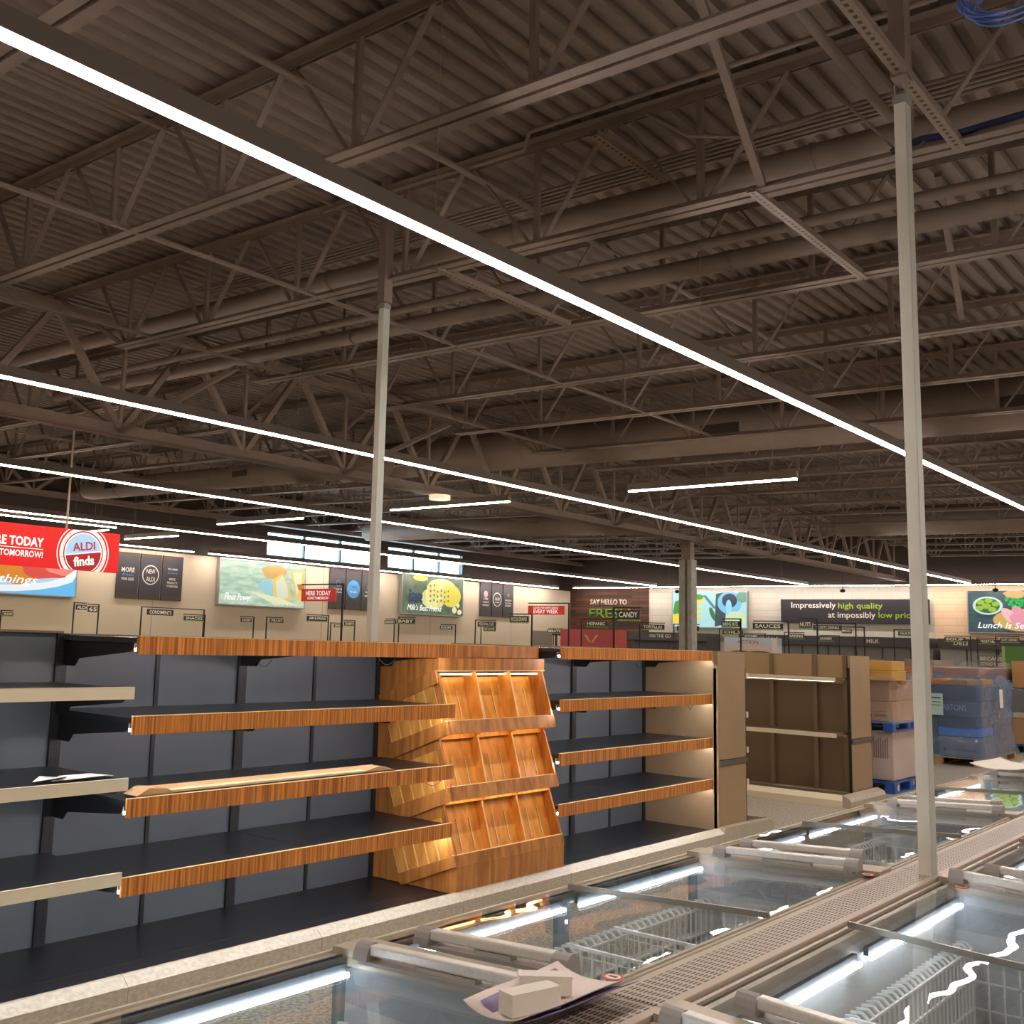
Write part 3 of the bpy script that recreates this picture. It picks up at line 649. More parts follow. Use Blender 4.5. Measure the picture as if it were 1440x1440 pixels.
def basket(side, x0, x1, label, divs, tilt=None):
    """wire liner of one freezer and its dividers"""
    o = empty('wire_basket', ((x0+x1)/2, frz(side, .45), .1), label, 'basket', 'freezer baskets')
    W = FW; wr = .006; sa, sb = .12, W-.14
    def panel(s, zt, hook, nm):
        t = MB(); x = x0+.1; y = frz(side, s); out = side*(1 if s > .4 else -1)
        while x < x1-.08:
            t.beam((x, y, .14), (x, y, zt), wr, wr)
            if hook: t.beam((x, y, zt), (x, y+out*.02, zt+.018), wr*1.2, wr*1.2).beam((x, y+out*.02, zt+.018), (x, y+out*.055, zt+.012), wr*1.3, wr*1.3)
            x += .048
        for z in (zt-.005, zt-.11, zt-.22, .3, .2, .14): t.beam((x0+.08, y, z), (x1-.08, y, z), wr*1.3, wr*1.3)
        t.build(nm, M_wire, o)
    panel(sb, .60, True, 'outer_grid'); panel(sa, .60, True, 'inner_grid')
    t = MB(); x = x0+.1
    while x < x1-.08: t.beam((x, frz(side, sa), .14), (x, frz(side, sb), .14), wr, wr); x += .06
    s = sa
    while s < sb: t.beam((x0+.08, frz(side, s), .14), (x1-.08, frz(side, s), .14), wr, wr); s += .07
    t.build('bottom_grid', M_wire, o)
    for xx, nm in ((x0+.09, 'end_grid'), (x1-.09, 'end_grid')):
        t = MB(); s = sa
        while s < sb: t.beam((xx, frz(side, s), .14), (xx, frz(side, s), .58), wr, wr); s += .055
        for z in (.58, .48, .38, .28): t.beam((xx, frz(side, sa), z), (xx, frz(side, sb), z), wr, wr)
        t.build(nm, M_wire, o)
    for k, xd in enumerate(divs):
        t = MB(); s = sa+.03
        t.beam((xd, frz(side, sa-.03), .615), (xd, frz(side, sb+.05), .615), .014, .012)
        t.beam((xd, frz(side, sa), .585), (xd, frz(side, sb), .585), .004, .004)
        while s < sb: t.beam((xd, frz(side, s), .16), (xd, frz(side, s), .612), .007, .007); s += .052
        t.beam((xd, frz(side, sa), .2), (xd, frz(side, sb), .2), .005, .005)
        tag(t.build('wire_divider', M_wire), 'white wire divider, %s from the left, in the %s' % (ORD[k], label.split(' in the ')[1].split(',')[0].rstrip(',')), 'divider', 'wire dividers')
    return o
JL = [.2, 2.47, 4.72, 7.02, 9.36, 11.7]
nl = ['nearest freezer of the left row, cut by the bottom edge', 'second freezer of the left row, beside the papers', 'third freezer of the left row, in front of the tan end unit', 'fourth freezer of the left row, with green packets', 'fifth freezer of the left row, at the right edge']
nr = ['nearest freezer of the right row, below the bottom edge', 'second freezer of the right row, in the bottom right corner', 'third freezer of the right row, right of the power pole', 'fourth freezer of the right row, beyond the pole', 'fifth freezer of the right row']
for i in range(5):
    freezer(1, JL[i], JL[i+1], 'island freezer, the '+nl[i])
    if i < 4: basket(1, JL[i], JL[i+1], 'wire basket in the '+nl[i].replace('in front of', 'before'), [] if i in (0, 3) else [JL[i]+q for q in (.74, 1.08, 1.42)])
JR = [.3, 2.53, 4.84, 7.15, 9.46, 11.8]
for i in range(5):
    freezer(-1, JR[i], JR[i+1], 'island freezer, the '+nr[i])
    if i in (1, 2, 3): basket(-1, JR[i], JR[i+1], 'wire basket in the '+nr[i], [JR[i]+q for q in (.62, .98)])
# tilted loose grid in the near left freezer and red sign hanger
def grid(nm, o3, u, v, nu, nv, label, r=.0065):
    t = MB(); o3, u, v = Vector(o3), Vector(u), Vector(v)
    for i in range(nu+1): t.beam(o3+u*i/nu, o3+u*i/nu+v, r, r)
    for j in range(nv+1): t.beam(o3+v*j/nv, o3+v*j/nv+u, r, r)
    return tag(t.build(nm, M_wire), label, 'grid')
grid('loose_wire_grid', (1.93, 2.10, .50), (.10, -.62, 0), (-.30, -.03, -.14), 11, 5, 'loose white wire grid tilted inside the nearest left freezer')
grid('loose_wire_grid', (4.36, 2.20, .44), (.10, -.60, 0), (-.20, -.02, .10), 14, 5, 'loose white wire grid tilted inside the second freezer of the left row')
t = MB().tube([(2.86, .99, .47), (3.0, 1.03, .47)], .004, 6); t.box(2.9, 2.96, .99, 1.0, .44, .50)
tag(MB().tube([(2.83, 1.21, .40), (2.84, 1.21, .43), (3.02, 1.21, .43), (3.03, 1.21, .46)], .005, 6).build('red_clip', mat('dark_red', (110, 40, 40), .5)), 'small dark red clip on the wire grid of the second right freezer', 'clip')
# central perforated strip, one panel per length
PJ = [.25, 2.535, 4.86, 7.18, 9.5, 11.8]
lb = ['nearest panel, cut by the bottom edge', 'second panel, running up to the power pole', 'third panel, just beyond the power pole', 'fourth panel', 'furthest panel']
for i in range(5):
    x0, x1 = PJ[i]+.002, PJ[i+1]-.002
    o = empty('vent_strip', ((x0+x1)/2, 1.467, .8), 'perforated vent strip between the freezer rows, '+lb[i], 'vent', 'vent strips')
    MB().box(x0, x1, 1.378, 1.552, .80, .842).build('perforated_top', M_perf, o, bevel=.003)
    MB().box(x0, x1, 1.552, 1.560, .80, .836).build('edge_bead', mat('bead_pale', (196, 184, 166), .4), o)
    MB().box(x0, x1, 1.40, 1.53, .1, .80).build('core', M_rim, o)

# ---- papers and cartons on the freezer
t = MB(); P = [(2.20, 1.80), (2.46, 1.40), (2.64, 1.43), (2.60, 1.62), (2.42, 1.78), (2.30, 1.86)]
def sheet(nm, pts, z0, label, m, curl=.0, cat='paper'):
    n = 10; b = MB(); a, c, d_, e_ = [Vector(p) for p in pts]
    for i in range(n+1):
        for j in range(n+1):
            u, v = i/n, j/n; p = a*(1-u)*(1-v)+c*u*(1-v)+d_*u*v+e_*(1-u)*v
            b.v.append((p.x, p.y, z0+p.z+curl*(abs(u-.5)*2)**2.5+.002*math.sin(7*v+3*u)))
    for i in range(n):
        for j in range(n): k = i*(n+1)+j; b.f.append([k, k+1, k+n+2, k+n+1])
    o = tag(b.build(nm, m, smooth=True), label, cat); sm = o.modifiers.new('thickness', 'SOLIDIFY'); sm.thickness = .0012
    return o
sheet('paper_sheet', [(2.08, 1.66, 0), (2.12, 1.49, 0), (2.55, 1.47, 0), (2.50, 1.68, 0)], .866, 'curled white papers with a lilac underside lying on the freezer rim', mat('paper_lilac', (236, 222, 214), .7), .03)
sheet('paper_sheet', [(2.12, 1.64, 0), (2.14, 1.475, 0), (2.54, 1.455, 0), (2.46, 1.66, 0)], .862, 'lilac sheet beneath the white papers on the freezer rim', mat('lilac', (150, 136, 176), .7), .028)
def carton(x, y, z, sx, sy, sz, ang, label):
    o = empty('small_carton', (x, y, z), label, 'box')
    b = MB().box(-sx/2, sx/2, -sy/2, sy/2, 0, sz).build('body', M_white); b.parent = o
    b = MB().box(sx/2-.001, sx/2+.0008, -sy/2+.004, sy/2-.004, .002, sz-.002).build('flap', mat('flap_grey', (206, 202, 190), .6)); b.parent = o
    o.rotation_euler = (0, 0, ang); return o
carton(2.325, 1.60, .874, .13, .05, .045, math.radians(-48), 'small white carton lying against the freezer handle, further of the two')
carton(2.195, 1.55, .874, .15, .05, .05, math.radians(-14), 'small white carton on the papers, nearer of the two')
for (x, y, z, l) in ((2.65, 1.60, .844, 'small red and white round sticker beside the papers'), (4.68, 1.265, .838, 'small red and white round sticker at the corner of the freezer right of the pole'), (4.62, 1.60, .838, 'small pale red sticker on the glass left of the pole')):
    o = tag(MB().tube([(x, y, z-.001), (x, y, z+.001)], .03, 24).build('round_sticker', mat('sticker_red', (206, 90, 76), .5)), l, 'sticker')
    MB().tube([(x, y, z+.001), (x, y, z+.0016)], .021, 24).build('sticker_centre', M_white, o)
    MB().box(x-.006, x+.006, y-.012, y+.012, z+.0016, z+.002).build('sticker_mark', mat('sticker_dark', (120, 40, 40), .5), o)
sheet('paper_sheet', [(9.0, 2.34, 0), (9.0, 1.95, 0), (9.6, 1.90, 0), (9.75, 2.3, 0)], .90, 'white papers lying across the far freezer handle at the right edge', M_white, .03)
sheet('paper_sheet', [(9.3, 2.05, .01), (9.3, 1.45, .01), (9.8, 1.45, 0), (9.9, 2.0, 0)], .92, 'second white paper on the far freezer, nearer the edge of the picture', mat('paper_warm', (232, 216, 190), .7), .02)
M_green = mat('green_packet', (70, 150, 60), .25, col2=(190, 214, 180), nscale=18)
M_clear = glassmat('clear_film', (.9, .95, .92), 1.5, bump=(.01, 14), alpha=(.25, (.7, .85, .72, 1)))
random.seed(4)
for k in range(9):
    x = 7.4+.21*k+random.uniform(-.05, .05); y = 2.0-.22*(k % 3)+random.uniform(-.04, .04)
    b = MB(); n = 10
    for i in range(n+1):
        for j in range(n+1):
            u, v = i/n-.5, j/n-.5; h = .09*max(0, (1-(2*u)**4))*max(0, (1-(2*v)**4))+random.uniform(-.006, .006)
            b.v.append((x+u*.26, y+v*.2, .45+h))
    for i in range(n):
        for j in range(n): q = i*(n+1)+j; b.f.append([q, q+1, q+n+2, q+n+1])
    b.f.append([i*(n+1) for i in range(n+1)]+[n*(n+1)+j for j in range(1, n+1)]+[i*(n+1)+n for i in range(n-1, -1, -1)]+[j for j in range(n-1, 0, -1)])
    tag(b.build('film_packet', M_green if k % 3 != 1 else M_clear, smooth=True), 'shiny %s packet heaped in the fourth left freezer' % ('green' if k % 3 != 1 else 'clear'), 'packet', 'green packets in the far freezer' if k % 3 != 1 else 'clear packets in the far freezer')
tag(MB().box(7.15, 9.2, 1.68, 2.22, .14, .44).build('kraft_carton', M_kraft), 'kraft carton filling the fourth left freezer under the packets', 'box')
# ================================================================ far walls: light boxes, banners, letters
class Art:
    """flat printed artwork on a wall panel: u runs left to right, v upwards, both 0..1"""
    def __init__(s, face, a0, a1, z0, z1, d, parent):
        s.f, s.a0, s.a1, s.z0, s.z1, s.d, s.p, s.k = face, a0, a1, z0, z1, d, parent, 0
    def pt(s, u, v, dd=0):
        z = s.z0+(s.z1-s.z0)*v
        return (s.d-dd, s.a0-(s.a0-s.a1)*u, z) if s.f == '-X' else (s.a0+(s.a1-s.a0)*u, s.d-dd, z)
    def poly(s, pts, m, name='print_shape'):
        s.k += 1; MB().face([s.pt(min(1, max(0, u)), min(1, max(0, v)), .0015*s.k) for u, v in pts]).build(name, m, s.p)
    def polys(s, lst, m, name='print_shape'):
        s.k += 1; b = MB()
        for pts in lst: b.face([s.pt(min(1, max(0, u)), min(1, max(0, v)), .0015*s.k) for u, v in pts])
        b.build(name, m, s.p)
    def ell(s, u, v, ru, rv, m, n=24, rot=0, name='print_shape', wob=0):
        c_, s_ = math.cos(rot), math.sin(rot)
        s.poly([(u+(ru*c_*math.cos(t)-rv*s_*math.sin(t)*.55)*(1+wob*math.sin(5*t+u*30)), v+(ru*s_*math.cos(t)*1.8+rv*c_*math.sin(t))*(1+wob*math.sin(4*t+v*20))) for t in [2*PI*i/n for i in range(n)]], m, name)
    def ells(s, lst, m, n=12, name='print_shape'):
        s.polys([[(u+ru*math.cos(2*PI*i/n), v+rv*math.sin(2*PI*i/n)) for i in range(n)] for u, v, ru, rv in lst], m, name)
    def text(s, st, u, v, w, h, m, shear=0, name='lettering', off=0):
        s.k += 1; c = s.pt(u, v, .0015*s.k)
        return text(name, st, m, s.p, c, w*abs(s.a1-s.a0), h*(s.z1-s.z0), s.f, shear=shear, off=off)
EM = lambda n, c, e=ART, **k: mat('lit_'+n, c, .5, emit=e, **k)
def panel(nm, face, a0, a1, z0, z1, d, th, label, cat, m, frame=None, group=None, fw=.03):
    o = empty(nm, ((a0+a1)/2, d, z0) if face == '-Y' else (d, (a0+a1)/2, z0), label, cat, group)
    if face == '-Y': b = MB().box(a0, a1, d, d+th, z0, z1)
    else: b = MB().box(d, d+th, min(a0, a1), max(a0, a1), z0, z1)
    b.build('face_panel', m, o)
    if frame:
        t = MB(); lo, hi = min(a0, a1), max(a0, a1)
        for q in ((lo-fw, hi+fw, z0-fw, z0), (lo-fw, hi+fw, z1, z1+fw), (lo-fw, lo, z0, z1), (hi, hi+fw, z0, z1)):
            t.box(q[0], q[1], d-.012, d+th, q[2], q[3]) if face == '-Y' else t.box(d-.012, d+th, q[0], q[1], q[2], q[3])
        t.build('frame', frame, o)
    return o, Art(face, a0, a1, z0, z1, d, o)
M_frm = mat('box_frame', (150, 150, 146), .4, metal=.3)
# fruit plate
o, a = panel('light_box', '-Y', 8.0, 13.30, 2.44, 3.62, YL-.14, .12, 'backlit picture of berries and fruit on a plate, partly behind the red hanging sign', 'picture', EM('sky_blue', (96, 186, 236)), M_frm)
a.ell(.62, .52, .42, .5, EM('plate', (232, 240, 248))); a.ell(.62, .56, .37, .42, EM('plate_in', (170, 206, 230)))
a.ell(.66, .62, .2, .34, EM('croissant', (236, 176, 60)), wob=.08); a.ell(.74, .42, .1, .24, EM('croissant2', (214, 130, 30)), wob=.08); a.ell(.86, .5, .12, .2, EM('berry_red', (214, 70, 60)), wob=.1); a.ell(.92, .6, .07, .22, EM('berry_pink', (236, 130, 120)), wob=.1)
a.ells([(.44+.035*(k % 5), .38+.09*(k//5), .022, .05) for k in range(14)], EM('blueberry', (44, 66, 130))); a.ell(.5, .52, .05, .1, EM('mint', (70, 170, 90)))
a.text('sweet somethings', .56, .24, .52, .2, EM('white', (255, 255, 255), ART*1.3), shear=.3)
# bread
o, a = panel('light_box', '-Y', 17.40, 20.36, 2.47, 3.63, YL-.14, .12, 'backlit picture of sliced bread on pale wood with white script, left of the windows', 'picture', EM('bread_bg', (148, 186, 164), col2=(206, 220, 196), nscale=1.2, stretch=(2, 1, 9)), M_frm)
a.ell(.62, .80, .15, .16, EM('crust', (206, 160, 92)), wob=.1); a.ell(.60, .45, .16, .18, EM('cloth_blue', (150, 200, 214)), wob=.1)
a.poly([(.60, .62), (.72, .78), (.80, .5), (.84, .18), (.72, .10), (.62, .2)], EM('loaf', (232, 196, 110))); a.poly([(.64, .58), (.72, .72), (.78, .5), (.80, .24), (.72, .16), (.66, .24)], EM('crumb', (214, 220, 196)))
a.poly([(.80, .86), (.99, .90), (.99, .12), (.90, .16), (.86, .5)], EM('loaf', (232, 196, 110))); a.poly([(.84, .82), (.96, .85), (.95, .5), (.90, .3)], EM('crumb2', (226, 222, 180))); a.poly([(.90, .55), (.99, .58), (.99, .4), (.92, .42)], EM('crust2', (190, 120, 40)))
a.polys([[(.35+.06*k, .3-.02*k), (.37+.06*k, .32-.02*k), (.66+.05*k, .06), (.64+.05*k, .04)] for k in range(6)], EM('straw', (228, 228, 190)))
a.text('Flour Power', .21, .17, .30, .15, EM('white', (255, 255, 255), ART*1.3), shear=.3)
# cookies
o, a = panel('light_box', '-Y', 24.40, 27.32, 2.50, 3.70, YL-.14, .12, 'backlit picture of cookies on dark green wood, right of the left power pole', 'picture', EM('wood_green', (96, 118, 84), col2=(62, 80, 62), nscale=1.2, stretch=(3, 1, 3)), M_frm)
a.ell(.64, .68, .25, .28, EM('cookie', (212, 206, 120), col2=(236, 232, 160), nscale=5)); a.ell(.80, .52, .17, .30, EM('cookie2', (226, 206, 84))); a.ell(.50, .42, .20, .28, EM('cookie', (212, 206, 120)))
a.ells([(.45+.06*(k % 6), .35+.13*(k//6)+.03*(k % 2), .014, .03) for k in range(20)], EM('chips', (140, 110, 50))); a.ell(.28, .93, .12, .08, EM('lemon', (236, 214, 60)))
a.ells([(.12+.045*(k % 5), .32+.08*(k//5)+.02*(k % 2), .022, .045) for k in range(16)], EM('berries_dark', (34, 54, 96))); a.ells([(.86, .15, .04, .09), (.92, .28, .03, .06), (.95, .1, .04, .07)], EM('white_choc', (226, 226, 176)))
a.text("Milk's Best Friend", .36, .16, .56, .15, EM('white', (255, 255, 255), ART*1.3), shear=.3)
# banners
M_ban = mat('banner_slate', (54, 52, 56), .6); M_bro = mat('banner_brown', (70, 52, 44), .6); M_bw = mat('banner_white', (214, 208, 200), .6); M_bb = mat('banner_blue', (60, 130, 190), .6)
def banner(x0, x1, z0, z1, lab, words):
    for k in range(3):
        w_ = (x1-x0)/3; a0 = x0+w_*k+.02; a1 = a0+w_-.04
        o, a = panel('wall_banner', '-Y', a0, a1, z0, z1, YL-.05, .03, 'dark hanging banner, %s of the three %s' % (['left', 'middle', 'right'][k], lab), 'banner', M_ban)
        MB().box(a0, a1, YL-.053, YL-.05, z0, z0+.10).build('brown_foot', M_bro, o); MB().box(a0, a1, YL-.053, YL-.05, z1-.08, z1).build('brown_head', M_bro, o)
        for q in words[k]:
            if q[0] == 'ring':
                _, u, v, r, m_, inner = q; asp = (z1-z0)/(a1-a0)
                a.ell(u, v, r, r/asp, m_); 
                if inner: a.ell(u, v, r*.9, r*.9/asp, inner)
            else: s_, u, v, ww, hh, m_ = q; a.text(s_, u, v, ww, hh, m_, off=.01)
banner(14.40, 16.32, 2.47, 3.57, 'between the red hanging sign and the bread picture', [
    [('MORE', .5, .62, .6, .1, M_bw), ('fresh', .5, .52, .5, .07, M_bb), ('FOR LESS', .5, .42, .56, .06, M_bw)],
    [('ring', .5, .54, .40, M_bw, M_ban), ('NEW', .5, .62, .42, .1, M_bw), ('ALDI', .5, .45, .42, .1, M_bw)],
    [('YOU ASKED,', .5, .70, .5, .05, M_bw), ('we listened', .5, .62, .5, .04, M_bb), ('MORE', .5, .48, .3, .05, M_bw), ('PRODUCTS', .5, .40, .5, .05, M_bw), ('STOREWIDE', .5, .32, .56, .05, M_bw)]])
banner(21.38, 23.36, 2.50, 3.66, 'behind the left power pole', [
    [('ring', .55, .64, .14, mat('banner_paleblue', (120, 160, 190), .6), M_ban), ('love it', .55, .50, .5, .06, M_bw), ('replaced', .55, .42, .55, .06, M_bw)],
    [('ring', .5, .52, .42, mat('banner_sky', (74, 150, 206), .6), mat('banner_sky2', (64, 134, 190), .6)), ('TWICE', .5, .58, .42, .07, mat('navy', (24, 50, 90), .6)), ('as nice', .5, .46, .42, .06, M_bw)],
    [('ring', .5, .60, .16, mat('banner_paleblue', (120, 160, 190), .6), M_ban), ('money', .5, .46, .5, .06, M_bw), ('refunded', .5, .38, .6, .06, M_bw)]])
banner(28.36, 30.26, 2.54, 3.68, 'right of the cookie picture', [
    [('ring', .5, .66, .2, mat('banner_red', (180, 70, 70), .6), mat('banner_rose', (170, 150, 170), .6)), ('100', .5, .52, .4, .06, M_bw), ('award', .5, .43, .5, .06, M_bw), ('winners', .5, .34, .6, .06, M_bw)],
    [('ring', .5, .52, .40, M_bw, M_ban), ('ALDI', .5, .54, .42, .08, M_bw), ('exclusive', .5, .44, .44, .04, M_bw)],
    [('FRESH', .5, .52, .6, .05, M_bw), ('from farms', .5, .44, .6, .05, M_bw), ('NEARBY', .5, .36, .6, .05, M_bw), ('ring', .5, .68, .1, mat('banner_olive', (110, 120, 60), .6), None)]])
# end wall
def wall_letters(st, a0, a1, z0, z1, m, label, d=XE-.06):
    o = tag(text('wall_lettering', st, m, None, (d, (a0+a1)/2, (z0+z1)/2), abs(a0-a1), z1-z0, '-X', off=.008), label, 'lettering')
    sm = o.modifiers.new('thickness', 'SOLIDIFY'); sm.thickness = .03; return o
wall_letters('SAY HELLO TO', 21.5, 19.98, 3.17, 3.36, mat('letter_pale', (196, 186, 176), .6), 'pale letters reading SAY HELLO TO on the dark plank wall')
wall_letters('FRESH', 21.55, 19.85, 2.68, 3.02, mat('letter_green', (86, 140, 40), .6), 'green letters reading FRESH on the dark plank wall')
o, a = panel('light_box', '-X', 18.1, 15.4, 2.42, 3.60, XE-.14, .1, 'backlit picture of corn, herbs and a mortar in pale blue, behind the building column', 'picture', EM('pale_aqua', (176, 224, 226)), M_frm)
a.ell(.1, .5, .09, .3, EM('herb', (60, 150, 60)), wob=.1); a.ell(.07, .22, .09, .16, EM('corn', (240, 216, 70))); a.ell(.34, .82, .1, .12, EM('corn', (240, 216, 70)), wob=.05); a.ell(.36, .86, .07, .08, EM('herb', (60, 150, 60)))
a.polys([[(.26+.0*k, .18+.14*k), (.40, .22+.14*k), (.40, .28+.14*k), (.26, .25+.14*k)] for k in range(4)], EM('corn', (240, 216, 70)))
a.ell(.55, .38, .03, .2, EM('leaf', (50, 120, 70)), rot=.3); a.poly([(.42, .9), (.46, .92), (.60, .55), (.57, .52)], EM('spoon', (90, 130, 150))); a.poly([(.60, .95), (.70, .99), (.74, .1), (.58, .02)], EM('wood_dk', (60, 76, 84)))
a.ell(.78, .70, .16, .32, EM('mortar', (120, 196, 230))); a.ell(.78, .76, .10, .2, EM('mortar_in', (36, 60, 80))); a.ell(.77, .58, .04, .2, EM('pestle', (150, 214, 240))); a.ell(.86, .22, .14, .24, EM('beans', (206, 226, 180))); a.ell(.95, .86, .08, .16, EM('leafy', (110, 160, 140)))
o, a = panel('slogan_board', '-X', 14.25, 9.72, 2.62, 3.36, XE-.1, .08, 'long dark board reading Impressively high quality at impossibly low prices', 'sign', mat('board_dark', (40, 38, 44), .5))
M_lg = mat('slogan_white', (214, 208, 200), .6); M_gr = mat('slogan_green', (142, 172, 52), .6)
def brd(st, y0, y1, z0, z1, m_): a.k = 2; text('slogan_words', st, m_, o, (XE-.105, (y0+y1)/2, (z0+z1)/2), y0-y1, z1-z0, '-X', off=.012)
brd('Impressively', 13.9, 12.47, 3.03, 3.27, M_lg); brd('high quality', 12.40, 11.05, 3.02, 3.25, M_gr); brd('at impossibly', 12.72, 11.27, 2.73, 2.97, M_lg); brd('low prices', 11.18, 10.02, 2.74, 2.97, M_gr)
o, a = panel('light_box', '-X', 8.64, 5.6, 2.42, 3.60, XE-.14, .1, 'backlit picture of sliced ham, peas and olives with white script, at the right edge', 'picture', EM('slate_wood', (66, 92, 98), col2=(40, 60, 66), nscale=1.2, stretch=(1, 2, 6)), M_frm)
a.ell(.17, .64, .13, .22, EM('bowl', (190, 224, 216))); a.ell(.17, .64, .105, .18, EM('bowl_in', (60, 96, 60))); a.ells([(.11, .72, .035, .06), (.18, .76, .035, .06), (.24, .68, .035, .06), (.16, .63, .04, .07), (.10, .58, .035, .06), (.21, .55, .035, .06)], EM('olive', (150, 186, 50)))
random.seed(3); a.ells([(.42+random.uniform(-.09, .09), .74+random.uniform(-.13, .13), .014, .025) for k in range(60)], EM('peas', (40, 190, 80)), n=8)
a.ell(.48, .30, .27, .27, EM('board_tan', (206, 170, 96))); a.ell(.40, .92, .09, .1, EM('ham_tan', (210, 170, 110)), wob=.1)
for k, (u, v) in enumerate(((.35, .40), (.44, .45), (.54, .42), (.42, .26), (.60, .50))): a.ell(u, v, .05, .2, EM('ham%d' % (k % 2), ((240, 186, 190), (226, 150, 166))[k % 2]), rot=.45)
for k in range(5): a.ell(.62+.07*k, .90-.01*k, .045, .22, EM('ham%d' % (k % 2), ((240, 186, 190), (226, 150, 166))[k % 2]), rot=-.5)
a.ell(.86, .3, .12, .2, EM('glass_bowl', (150, 196, 180)))
a.text('Lunch Is Served', .36, .17, .56, .14, EM('white', (255, 255, 255), ART*1.3), shear=.3)
# camera domes hanging near the end wall
for i, (y, x) in enumerate(((11.6, 32), (7.49, 32), (17.0, 32))):
    o = empty('dome_camera', (x, y, 3.5), 'small black dome camera on a drop pole, %s' % ['above the slogan board', 'above the ham picture', 'above the picture with the mortar'][i], 'camera')
    MB().tube([(x, y, 3.56), (x, y, zd(y))], .012, 8).build('drop_pole', M_blk, o); MB().tube([(x, y, 3.47), (x, y, 3.50), (x, y, 3.55), (x, y, 3.57)], [.03, .075, .075, .03], 16).build('dome', M_blk, o, smooth=True)
# coolers along the end wall
M_cd = mat('cooler_dark', (64, 62, 64), .5); M_cg = mat('cooler_grey', (110, 108, 104), .5)
def cooler(y0, y1, label, words, door):
    o = empty('wall_cooler', (33.2, (y0+y1)/2, 0), label, 'cooler')
    MB().box(32.7, XE-.02, y0, y1, 1.93, 2.2).build('header', M_cd, o); MB().box(32.9, XE-.02, y0, y1, .1, 1.93).build('case', door, o); MB().box(32.75, 33, y0, y1, .0, .5).build('base', M_cg, o)
    for k, (s_, y) in enumerate(words): text('header_words', s_, M_bw, o, (32.69, y, 2.08), .18*len(s_)*.5, .11, '-X', off=.01)
    y = y0+.6
    while y < y1: MB().box(32.88, 32.9, y-.02, y+.02, .5, 1.9).build('door_frame', M_cd, o); y += .8
    return o
cooler(16.4, 19.2, 'dark wall cooler below the plank wall', [('ON THE GO', 18.0)], M_cd)
cooler(9.4, 15.2, 'dark wall cooler below the slogan board', [('CEREALS', 14.2), ('MILK', 11.0)], M_cg)
cooler(1.5, 9.2, 'long grey wall cooler at the right, behind the wrapped pallets', [('DELI', 8.6)], mat('cooler_pale', (150, 150, 142), .5))
for i, y in enumerate((8.15, 6.35)):
    o, a = panel('price_panel', '-X', y, y-.75, 1.05, 1.78, 32.6, .03, 'grey panel printed with rows of white words, %s of two' % ['left', 'right'][i], 'sign', mat('panel_grey', (116, 114, 108), .6))
    for j, wd in enumerate(('BECAUSE', 'GOOD FOOD', 'SHOULD NOT', 'COST MORE')): a.text(wd, .5, .86-.2*j, .84, .13, M_bw, off=.006)
# promotional structures
o, a = panel('red_display', '-X', 18.05, 16.1, 0, 2.15, 26.8, .5, 'red display block with a yellow zigzag, in front of the dark plank wall', 'display', mat('red_block', (176, 66, 66), .6))
a.poly([(.42, .93), (.47, .93), (.54, .83), (.51, .83)], mat('zig_yellow', (196, 160, 60), .6)); a.poly([(.58, .83), (.55, .83), (.63, .93), (.67, .93)], mat('zig_yellow', (196, 160, 60), .6))
a.poly([(.93, 0), (1, 0), (1, 1), (.93, 1)], mat('red_bright', (206, 76, 66), .6))
o, a = panel('bread_poster', '-X', 14.15, 12.55, 1.0, 2.06, 29.5, .3, 'pale blue display with dark loaf shapes and small red letters', 'display', mat('poster_pale', (186, 200, 216), .6))
a.poly([(0, .8), (.9, .8), (.9, .55), (0, .6)], mat('poster_peach', (206, 186, 172), .6)); a.ell(.3, .58, .22, .07, mat('loaf_dark', (84, 84, 80), .6)); a.ell(.66, .58, .22, .07, mat('loaf_dark', (84, 84, 80), .6)); a.text('ACTION', .45, .88, .4, .1, mat('letter_red', (190, 60, 50), .6)); a.poly([(.9, 0), (1, 0), (1, 1), (.9, 1)], M_bw)
o, a = panel('green_display', '-X', 6.75, 4.6, .6, 2.0, 29.2, .5, 'green display block at the right edge behind the wrapped goods', 'display', mat('green_block', (84, 124, 60), .6))
a.poly([(.0, 0), (.03, 0), (.03, 1), (.0, 1)], mat('green_pale', (150, 176, 110), .6)); a.poly([(.52, .3), (.75, .3), (.75, .6), (.62, .68), (.52, .6)], M_bw); a.poly([(.55, .34), (.72, .34), (.72, .58), (.62, .64), (.55, .58)], mat('green_dark', (40, 66, 36), .6))
o = empty('checkout_booth', (30.4, 20.4, 0), 'small black booth frame beside the red display', 'booth')
MB().box(30.2, 30.25, 19.6, 19.66, 0, 2.1).box(30.2, 30.25, 20.5, 20.56, 0, 2.1).build('posts', M_blk, o); MB().box(30.1, 30.3, 19.55, 20.6, 1.98, 2.18).build('header', M_blk, o)
# ================================================================ hanging and aisle signs
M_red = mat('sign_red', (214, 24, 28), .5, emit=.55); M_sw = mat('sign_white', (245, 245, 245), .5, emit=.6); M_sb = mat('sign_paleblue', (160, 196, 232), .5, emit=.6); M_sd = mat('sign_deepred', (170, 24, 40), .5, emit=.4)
o = empty('hanging_sign', (6.4, 14, 2.54), 'large red hanging sign with a round ALDI finds badge, at the left edge', 'sign')
ya = 13.93
MB().box(3.8, 9.0, 13.94, 13.98, 2.55, 3.13).build('sign_board', M_red, o)
def T(st, x0, x1, z0, z1, m_, off=.01, sh=0): text('sign_words', st, m_, o, ((x0+x1)/2, ya, (z0+z1)/2), x1-x0, z1-z0, '-Y', off=off, shear=sh)
T('HERE TODAY', 6.9, 7.78, 2.83, 2.96, M_sw, .03); T('GONE TOMORROW!', 6.83, 7.78, 2.68, 2.77, M_sw, .02)
